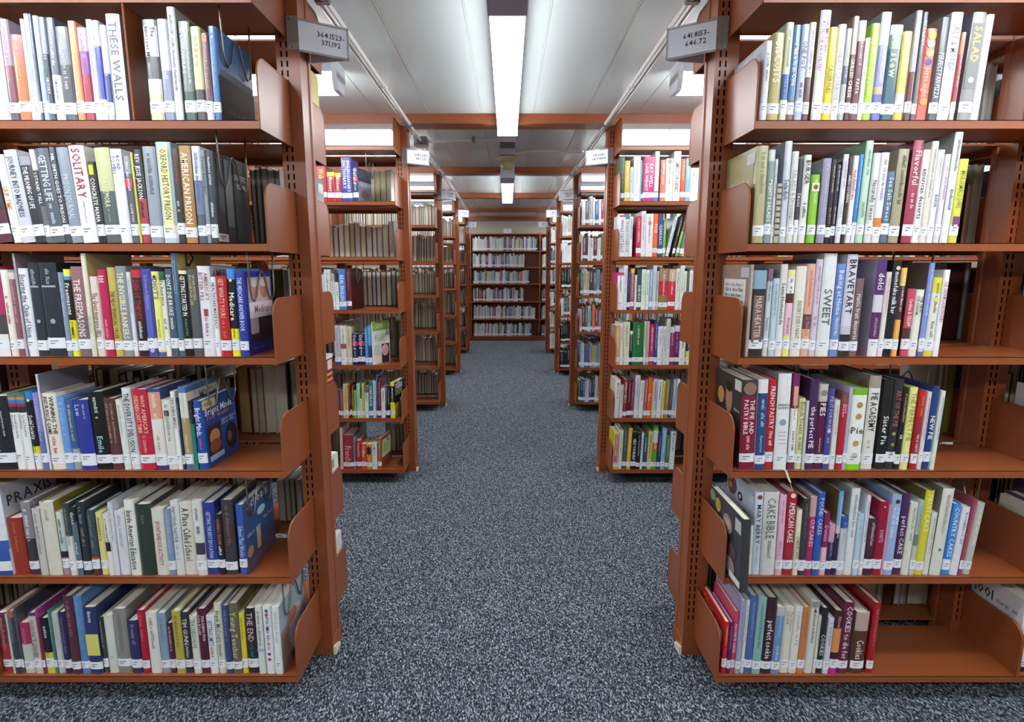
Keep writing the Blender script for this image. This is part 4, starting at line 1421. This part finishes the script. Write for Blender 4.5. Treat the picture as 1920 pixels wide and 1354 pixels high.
rear_books(0, 1, 5, [(1637, 1649, 1100, 'b4aca0', '8c8478'), (1650, 1660, 1100, 'a8a498', '9c988c'), (1661, 1682, 1100, '4c2c1c', '3c2418'), (1683, 1693, 1098, 'b8b4ac', 'a8a4a0'), (1694, 1704, 1098, 'a8a4a0', '8c8888'), (1708, 1745, 1092, 'b4aa98', '9c9484')], SH[5], 'bottom shelf, right front bookcase', G + 'right front bays', 9)
P2 = 'second left bookcase'
rear_books(1, -1, 0, spread(694, 738, 8, 12, 319, 2, 11, ['e8e0bc', 'dcd4b0', 'f0ecd4', 'e8e4d0'], COV), SH[0], 'top shelf, ' + P2, G + 'second left bay', 11)
rear_books(1, -1, 1, spread(617, 741, 8, 11.5, 420, 6, 12, CREAM + PALE, COV), SH[1], 'second shelf, ' + P2, G + 'second left bay', 12)
rear_books(1, -1, 2, spread(682, 751, 7, 10, 508, 2, 13, CREAM + PALE, COV), SH[2], 'third shelf, ' + P2, G + 'second left bay', 13)
rear_books(1, -1, 3, [(718, 732, 600, '5c5834', '4c4828'), (733, 744, 594, 'a4a088', '7c7860'), (749, 758, 600, 'a4a49c', '3c3c3c')], SH[3], 'fourth shelf, ' + P2, G + 'second left bay', 14)
rear_books(1, -1, 5, [(724, 742, 794, 'b8b8b4', 'b0b0b0'), (744, 750, 794, '98987c', '7c7c60'), (751, 757, 794, 'a4a48c', '8c8c70'), (758, 764, 794, 'b0b0a8', '5c5c5c')], SH[5], 'bottom shelf, ' + P2, G + 'second left bay', 15)

# last books of the rear face, covers seen beside the nearest left upright
rnd = random.Random(77)
for (sh, w, h, d, cc, lab, art) in (
        (0, .02, .262, .15, 'c4b038', 'yellow-covered book leaning at the aisle end of the top shelf, rear of left front bookcase', None),
        (1, .03, .235, .15, '34343a', 'dark book with a white barcode sticker, rear of left front bookcase, second shelf', 'bar'),
        (3, .028, .262, .155, '8c2038', 'dark red test guide with yellow lettering, rear of left front bookcase, fourth shelf', 'red'),
        (4, .03, .215, .155, '22304c', 'white and navy paperback with a barcode, rear of left front bookcase, fifth shelf', 'navy'),
        (5, .02, .225, .12, 'e4e4d8', 'pale cream booklet, rear of left front bookcase, bottom shelf', None)):
    e = dict(bands=[cc], title='~10', tc='ddd', o=dict(pb=True))
    ys = ROWY[0] + .092 + .20
    b = place_book('book', e, -BX - .0075 - w / 2, w, SH[sh], h, ys, 0, d, rnd, lab, 'books at the aisle end of the rear left shelves', back=True)
    if art:
        a = MB(); x = -w / 2 - .0008        # rotated by 180 degrees: local -x faces the aisle
        def patch(y0, y1, z0, z1, c, k=0):
            a.add([(x - k * .0002, y0 * d, z0 * h), (x - k * .0002, y1 * d, z0 * h), (x - k * .0002, y1 * d, z1 * h), (x - k * .0002, y0 * d, z1 * h)], [(0, 3, 2, 1)], rgb(c))
        if art != 'navy': patch(.10, .42, .80, .93, 'd8d8d8')
        if art == 'red':
            patch(.0, 1, .95, 1.0, 'e8e4e4'); patch(.1, .95, .72, .76, 'd0a03c', 1); patch(.1, .9, .64, .68, 'd0a03c', 1)
            for q in (.52, .45, .38): patch(.7, .95, q, q + .015, 'e4d4d8', 1)
        if art == 'bar':
            for q in (.66, .62, .58, .54, .50): patch(.05, .95, q, q + .018, '8c8c90', 1)
        if art == 'navy':
            patch(0, 1, .7, 1.0, 'e0e8dc'); patch(.3, .8, .8, .95, '88a070', 1); patch(.1, .4, .5, .66, 'e8e8e8', 1); patch(0, 1, 0, .28, 'e4e4e0')
        a.build('cover_print', 'print', b)


# ---------------------------------------------------------------- cover art on the books whose covers show
def art(ob_, side_x, items):
    ob, e, w, h, d = ob_
    m = MB()
    for k, it in enumerate(items):
        x = side_x * (w / 2 + .0006 + .00015 * k)
        if it[0] == 'r':
            _, y0, y1, z0, z1, c = it
            v = [(x, y0 * d, z0 * h), (x, y1 * d, z0 * h), (x, y1 * d, z1 * h), (x, y0 * d, z1 * h)]
            m.add(v, [(0, 1, 2, 3) if side_x > 0 else (3, 2, 1, 0)], rgb(c))
        elif it[0] == 'o':
            _, yc, zc_, ry, rz, c = it
            v = [(x, yc * d + ry * d * math.cos(a * math.pi / 8), zc_ * h + rz * h * math.sin(a * math.pi / 8)) for a in range(16)]
            m.add(v, [tuple(range(16))[::(1 if side_x > 0 else -1)]], rgb(c))
        elif it[0] == 't':
            _, y0, y1, z, s, c, txt = it
            vs, fs, L = (text_run(txt) if txt[0] != '~' else worn_run(int(txt[1:]), random.Random(5)))
            span = (y1 - y0) * d; sc = span / L; sz = max(sc, s * h)
            if side_x > 0: v = [(x, y0 * d + a * sc, z * h + b * sz) for a, b in vs]
            else: v = [(x, y1 * d - a * sc, z * h + b * sz) for a, b in vs]
            m.add(v, fs, rgb(c))
    m.build('cover_print', 'print', ob)


art(BOOKS['L0'][-1], 1, [('r', 0, 1, 0, .50, '22252c'), ('r', .05, .95, .50, .58, '34506c'), ('r', .1, .9, .12, .2, '2c3038'), ('t', .2, .8, .13, .02, '60646c', '~14')])
art(BOOKS['L0'][-5], 1, [('r', .14, 1, .91, .925, '1c1c1c'), ('r', .14, .17, 0, .92, '1c1c1c'), ('r', .17, 1, 0, .91, 'a8aca4')])
art(BOOKS['L1'][-1], 1, [('r', .1, .25, .35, .95, '50585c'), ('r', .3, .5, .2, .96, '70787c'), ('r', .28, .3, 0, .98, '181a1a'), ('r', .52, .54, 0, .98, '181a1a'), ('r', .55, 1, .0, 1, '383c3a'),
                         ('t', .58, .92, .76, .09, 'e8e8e4', 'DOMESTIC'), ('t', .62, .92, .66, .09, 'e8e8e4', 'VISIONS'), ('r', 0, .28, .02, .11, 'e8e6ee'), ('r', .05, .2, .075, .085, '404048'), ('r', .05, .15, .05, .06, '404048')])
art(BOOKS['L2'][-1], 1, [('r', .12, .95, .62, .93, 'c8bcb8'), ('o', .35, .78, .13, .1, 'c8887c'), ('o', .68, .77, .14, .1, 'c0806c'), ('o', .35, .86, .12, .05, 'dcd8d4'), ('o', .68, .86, .12, .05, 'e8e4e0'), ('r', .12, .98, .44, .63, 'ece4ec'),
                         ('t', .3, .95, .50, .06, 'a86478', 'Medicare'), ('r', .12, .95, .16, .44, '2c2434'), ('r', .12, .4, .25, .44, 'b0a8a8'), ('t', .15, .6, .06, .01, '9098c8', '~16')])
art(BOOKS['L2'][-5], 1, [('t', .1, .9, .88, .06, '84404c', 'AMERICA')])
art(BOOKS['L2'][-8], 1, [('r', .1, .9, .86, .99, 'd8c474'), ('t', .25, .5, .88, .09, '1c1c1c', 'D')])
art(BOOKS['L3'][-1], 1, [('t', .06, .9, .76, .06, 'f0f2f4', 'Bright Minds,'), ('t', .1, .75, .68, .055, 'd4686c', 'Poor Grades'), ('r', 0, .38, .86, .99, 'd8d0a0'), ('t', .05, .32, .90, .03, '50482c', '~8'), ('t', .5, .95, .58, .012, 'c8d0e8', '~16'), ('t', .5, .9, .53, .012, 'c8d0e8', '~14'),
                         ('r', .08, .46, .16, .6, '3a2820'), ('o', .27, .42, .15, .11, 'b8845c'), ('o', .27, .28, .17, .1, '8c5034'), ('r', .08, .5, .08, .16, '9cc0e0'), ('o', .78, .3, .17, .2, '2c1c1c'), ('o', .7, .3, .07, .08, '8c5850')])
art(BOOKS['L3'][-3], 1, [('r', 0, 1, .93, 1, '5878b6'), ('r', 0, 1, 0, .93, 'd4d0c0'), ('t', .4, .95, .80, .08, '707470', 'MYTH')])
art(BOOKS['L4'][0], 1, [('t', .1, .9, .76, .12, '34363c', 'PRAXIS'), ('r', 0, 1, .0, .3, 'e4e6ea')])
art(BOOKS['L4'][-1], 1, [('r', 0, 1, 0, 1, '4c5478'), ('r', .1, .9, .35, .85, '2f5688'), ('t', .1, .8, .88, .05, 'c8d0e0', 'Schools'), ('o', .55, .72, .14, .06, 'a4d0d4'), ('r', .35, .48, .2, .5, 'b8a888'), ('o', .12, .28, .1, .08, 'b09480'), ('t', .05, .5, .5, .02, 'c0d4dc', '~14'),
                         ('t', .6, .95, .55, .05, 'e0c868', 'That Work'), ('r', .1, .9, .02, .18, '6c5c78')])
art(BOOKS['L5'][-1], 1, [('r', .0, 1, .6, 1, '9cb4c0'), ('r', .0, .35, 0, .6, '98887c'), ('o', .6, .4, .3, .32, 'c4bcc4'), ('o', .45, .62, .2, .1, 'a87868'), ('r', .35, 1, 0, .12, '40302c')])
art(BOOKS['R0'][0], -1, [('r', .1, .25, .78, .9, '9098a8'), ('t', .1, .9, .6, .02, '888c98', '~20'), ('t', .1, .9, .5, .02, '888c98', '~20')])
art(BOOKS['R1'][0], -1, [('r', .1, .9, .15, .95, 'a89e70'), ('t', .2, .8, .6, .06, 'bcb48c', '~6'), ('t', .2, .8, .45, .06, 'bcb48c', '~6'), ('r', .06, .3, .84, .95, 'c4c4bc')])
art(BOOKS['R2'][0], -1, [('r', .12, .9, .45, .84, 'dfdfdc'), ('t', .2, .85, .76, .01, '606468', '~24'), ('t', .2, .85, .70, .01, '606468', '~20'), ('t', .2, .85, .64, .01, '606468', '~24'), ('t', .2, .85, .57, .01, '606468', '~24'), ('r', .02, .3, .86, .97, 'b8b8c4')])
art(BOOKS['R3'][0], -1, [('r', .03, .25, .86, .98, 'd0d0cc'), ('o', .45, .72, .12, .17, 'a87c64'), ('o', .45, .86, .12, .06, '241c1a'), ('r', .3, .6, .3, .55, '3c3c6c'), ('o', .75, .72, .12, .1, 'c0904c'), ('r', .62, 1, .1, .5, '28282c'), ('t', .03, .25, .62, .02, 'c0c0c0', '~8')])
art(BOOKS['R3'][-9], -1, [('o', .15, .86, .12, .09, '7c6448'), ('o', .42, .86, .12, .09, '907450'), ('o', .7, .86, .12, .09, '6c5038'), ('o', .9, .84, .08, .08, '5c4430')])
art(BOOKS['R4'][0], -1, [('r', .04, .2, .76, .93, 'c4c8c8'), ('o', .42, .72, .14, .13, '9c8488'), ('o', .42, .72, .09, .08, 'b8a4a0'), ('o', .72, .84, .09, .1, 'a88c48'), ('o', .9, .9, .09, .08, '8c8c7c'), ('o', .25, .42, .12, .1, '5c484c'), ('o', .3, .2, .14, .12, 'a0908c'), ('o', .6, .15, .1, .1, '6c6048'), ('o', .6, .5, .1, .08, '4c5848'), ('r', .0, .3, .05, .14, 'e8eaee')])
art(BOOKS['R4'][2], -1, [('o', .15, .5, .08, .055, '3c3034'), ('o', .15, .5, .04, .025, 'e0dcdc'), ('o', .34, .62, .08, .055, '7c5038'), ('o', .34, .62, .04, .025, 'e8dcd0'), ('o', .5, .78, .08, .055, '2c2c34'), ('o', .5, .78, .04, .025, 'e0e4ec'), ('o', .8, .84, .16, .12, '6c5848'), ('o', .75, .86, .06, .04, '983848'), ('o', .85, .82, .06, .04, 'a8a840'), ('r', .03, .2, .84, .93, 'd4d8e0')])
art(BOOKS['R5'][0], -1, [('t', .5, .95, .78, .08, 'e0a830', 'Cakes'), ('r', .3, .6, .5, .72, 'c4d4e4'), ('o', .45, .6, .1, .06, '383838'), ('r', .08, .25, .55, .75, 'd8d8dc'), ('r', .05, .3, .2, .4, '8c1c28')])
art(BOOKS['A3'][-1], 1, [('r', 0, 1, .78, 1, '84b444'), ('t', .1, .8, .62, .07, '74a850', 'GET YOUR'), ('t', .1, .7, .53, .07, '74a850', 'TOEFL'), ('r', .5, .95, 0, .45, '3c2c34'), ('o', .7, .3, .2, .14, 'd8a8b4'), ('r', .05, .4, .2, .45, 'c8ccc4'), ('r', .2, .6, .84, .95, 'c8e0a0')])
art(BOOKS['A0'][-1], 1, [('r', 0, 1, .62, 1, '2c3450'), ('o', .5, .22, .3, .14, '706c74'), ('t', .1, .9, .48, .03, 'dcdce4', '~10')])
art(BOOKS['A4'][-1], 1, [('r', 0, 1, .4, 1, '1c1c20'), ('t', .1, .9, .8, .08, 'dcdcdc', '~5'), ('t', .1, .9, .62, .06, '9cb040', '~5'), ('r', .5, 1, .25, .5, 'd8d8d4')])
art(BOOKS['A5'][-1], 1, [('r', .1, .9, .35, .92, 'b8cc94'), ('t', .2, .8, .7, .02, '5c7040', '~10'), ('t', .2, .8, .6, .02, '5c7040', '~10'), ('t', .2, .8, .5, .02, '5c7040', '~10')])
art(BOOKS['R5'][-1], 1, [('r', .1, .9, .1, .9, '8c1824')])

# books standing askew at the end of a run, covers turned towards the aisle
for key, deg in (('A0', -12), ('A2', -8), ('A3', -24), ('A4', -10), ('A5', -10)):
    BOOKS[key][-1][0].rotation_euler.z = math.radians(deg)

# ---------------------------------------------------------------- wire book supports hanging from the shelf above
def wire_support(x, ztop, yf, drop, label, tip=0):
    m = MB()
    yb = yf + .17
    lo, mid = ztop - drop, ztop - drop * .45
    pts = [(yf, ztop), (yf + .003, ztop - drop * .3), (yf + .006, lo + .03), (yf + .014, lo + .008), (yf + .028, lo), (yf + .045, lo + .012), (yf + .058, lo + .045), (yf + .07, mid - .012), (yf + .085, mid),
           (yf + .10, mid - .012), (yf + .112, lo + .045), (yf + .125, lo + .012), (yf + .14, lo), (yf + .156, lo + .008), (yf + .164, lo + .03), (yf + .167, ztop - drop * .3), (yb, ztop)]
    m.tube([(x + tip * (1 - (p[1] - lo) / drop), p[0], p[1]) for p in pts], .0024, 6)
    o = m.build('wire_book_support', 'wire', smooth=True)
    tag(o, label, 'book support', 'wire book supports hanging under the shelves')


def right_edge(key, idx=-1):
    ob, e, w, h, d = BOOKS[key][idx]
    return ob.location.x + w / 2 - math.sin(ob.rotation_euler.z) * .18 * (1 if ob.rotation_euler.z < 0 else 0)


for i in range(6):
    last = BOOKS['L%d' % i][-1][0]
    wire_support(right_edge('L%d' % i) + .006, zc[i] - .0025, YS + .02, .155 if i not in (0,) else .15,
                 f"bent wire book support at the end of the books, {ORD[i + 1]} shelf, {wall_l}")
for i in (0, 2, 3, 5):
    wire_support(right_edge('A%d' % i) + .006, zc[i] - .0025, YS2 + .02, .15, f"bent wire book support at the end of the books, {ORD[i + 1]} shelf, second left bookcase")
for i in (2, 3, 4):
    wire_support(right_edge('R%d' % i) + (.012 if i < 4 else .06), zc[i] - .0025, YS + .08, .15, f"bent wire book support at the end of the books, {ORD[i + 1]} shelf, {wall_r}")

# white ribbon hanging out of the French baking book
ob, e, w, h, d = [b for b in BOOKS['R3'] if 'BAKING' in b[1]['title']][0]
m = MB()
rp = [(.010, .002, .0015), (.012, -.0115, .001), (.020, -.013, -.022), (.026, -.013, -.034)]
for (a, b_) in zip(rp, rp[1:]):
    m.add([(a[0] - .003, a[1], a[2]), (a[0] + .003, a[1], a[2]), (b_[0] + .003, b_[1], b_[2]), (b_[0] - .003, b_[1], b_[2])], [(0, 1, 2, 3)])
m.tube([(.026, -.013, -.034), (.029, -.012, -.045), (.035, -.012, -.060)], .0008, 5)
m.build('ribbon', 'glide', ob)

# ---------------------------------------------------------------- everything further off: rows of books nobody could tell apart
MASS = MB()
SPR = ['e4e6e4', 'd8dcd8', 'c8ccd0', 'dcd8c8', '3c4450', '2c3038', 'a83848', '4868a0', '88a0b8', 'c8b460', '5c7858', 'b8bcc0', 'e8e4dc', '7c3844', 'd88850', '6c6c70', 'e8e8ec', '4c3c5c']
PALE_SPR = ['e4e6e4', 'd8dcd8', 'c8ccd0', 'dcd8c8', 'b8bcc0', 'e8e4dc', 'a8b0b8', 'e8e8ec', '4c5460', 'c8c090', 'd0d4dc', '8c94a0', '343c48', 'b84850', '5c78a8']
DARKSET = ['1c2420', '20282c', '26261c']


def fill(x0, x1, z, Y, back, pal, seed, hmin=.19, hmax=.25, full=1.0, lean=0.0, wmin=.012, wmax=.034, lab=True, pages=None):
    rnd = random.Random(seed)
    x = x0
    xe = x0 + (x1 - x0) * full
    ln = lean
    while x < xe - .012:
        w = min(rnd.uniform(wmin, wmax), xe - x); h = rnd.uniform(hmin, hmax)
        if rnd.random() < .12: ln = lean + rnd.uniform(-.02, .03)
        c = rnd.choice(pal)
        o = dict(pg=rnd.choice(pages or CREAM))
        if not lab: o['nl'] = True
        d = rnd.uniform(.14, .17)
        tc_ = 'e8e8e8' if sum(rgb(c)[:3]) < .9 else '50545c'
        cover, pg, lb, let = book_parts(w, h, d, [c], c, '~9' if rnd.random() < .8 else '', tc_, o, rnd)
        mat = Matrix.Translation((x + w / 2, Y + rnd.uniform(0, .006) * (-1 if back else 1), z + abs(math.sin(ln)) * w / 2 + .0004)) @ Matrix.Rotation(math.pi if back else 0, 4, 'Z') @ Matrix.Rotation(-ln if back else ln, 4, 'Y')
        MASS.put(cover, mat, 0); MASS.put(pg, mat, 1)
        if lb: MASS.put(lb, mat, 2)
        if let: MASS.put(let, mat, 2)
        x += w + .001
        if abs(ln) > 0: x += .0008


def span_of(side, k, a=0.0, b=0.0):
    xa = BX + BAYL * k + .016 + a; xb = BX + BAYL * (k + 1) - .016 - b
    return (xa, xb) if side > 0 else (-xb, -xa)


sd = 100
for r in range(5):
    yf = ROWY[r] - .210; yb = ROWY[r] + .092 + .210
    for s in (-1, 1):
        for k in range(2 if r == 0 else 3):
            for i, z in enumerate(SH):
                sd += 1
                hm = min(.25, zc[i] - z - .03)
                # front faces
                if not (k == 0 and r < 2):
                    x0, x1 = span_of(s, k)
                    if s > 0:
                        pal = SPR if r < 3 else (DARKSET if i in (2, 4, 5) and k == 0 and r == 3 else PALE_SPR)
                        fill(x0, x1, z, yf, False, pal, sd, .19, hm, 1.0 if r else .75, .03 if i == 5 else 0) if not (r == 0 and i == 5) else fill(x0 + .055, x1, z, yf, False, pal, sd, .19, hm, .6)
                    else:
                        if k == 0 and r in (2, 3, 4):
                            pass                      # left shelves empty at the front: page edges of the rear books show
                        else:
                            fill(x0, x1, z, yf, False, SPR, sd, .19, hm, .8)
                # rear faces
                if r < 4 or k == 0 or True:
                    x0, x1 = span_of(s, k)
                    if r == 0 and k == 0:
                        if s < 0: fill(x0, x1, z, yb, True, COV, sd + 5000, .19, hm, .66 if i in (1, 2, 3, 4) else .55)
                        else:
                            st = {0: .62, 1: .6, 2: .58, 3: .55, 4: .9, 5: .45}[i]
                            if i != 4 and i != 0: fill(x0 + .03, x0 + (x1 - x0) * st * .8, z, yb, True, COV, sd + 5000, .19, hm)
                    elif r == 1 and k == 0 and s < 0:
                        if i != 1: fill(x0, x0 + (x1 - x0) * .62, z, yb, True, COV, sd + 5000, .19, hm)
                    else:
                        fill(x0, x1, z, yb, True, COV, sd + 5000, .19, hm, 1.0, 0, pages=CREAM + PALE)
for k in range(3):
    xa = -.66 - 1.24 + 1.24 * k + .018; xb = xa + 1.20
    for i, z in enumerate(ENDZ):
        fill(xa + .02, xb, z, 10.212, False, PALE_SPR, 900 + 10 * k + i, .19, .25, (.98, .78, .86, .78, .95, .9)[i], (0, 0, .05, 0, .02, .05)[i], .014, .03)
mass = MASS.build('shelved_books', ['jacket', 'pages', 'print'])
tag(mass, 'rows of smaller books filling the bookcases further down the aisle and behind', 'books', kind='stuff')

# small glimpses: the right-hand neighbour bay's books beside the bottom right shelf
e = parse('0 10 10;e4e6ea,.86,c8cc50,.92,1c1c1c;~4;404048')
b = place_book('cookbook', e, BX + BAYL + .039, .045, SH[5], .235, YS + .01, -.03, .195, random.Random(4), 'thick white cookbook numbered 1001 beside the bottom right corner, next bay of right front bookcase', 'cookbooks in the neighbouring right bay')
art((b, e, .045, .235, .2), -1, [('t', .55, .9, .72, .09, '3c3e44', '1001'), ('t', .1, .5, .74, .03, '70747c', '~12'), ('t', .1, .9, .5, .02, '8c9098', '~26'), ('t', .1, .9, .4, .02, '8c9098', '~26')])
print('objects', len(bpy.data.objects))
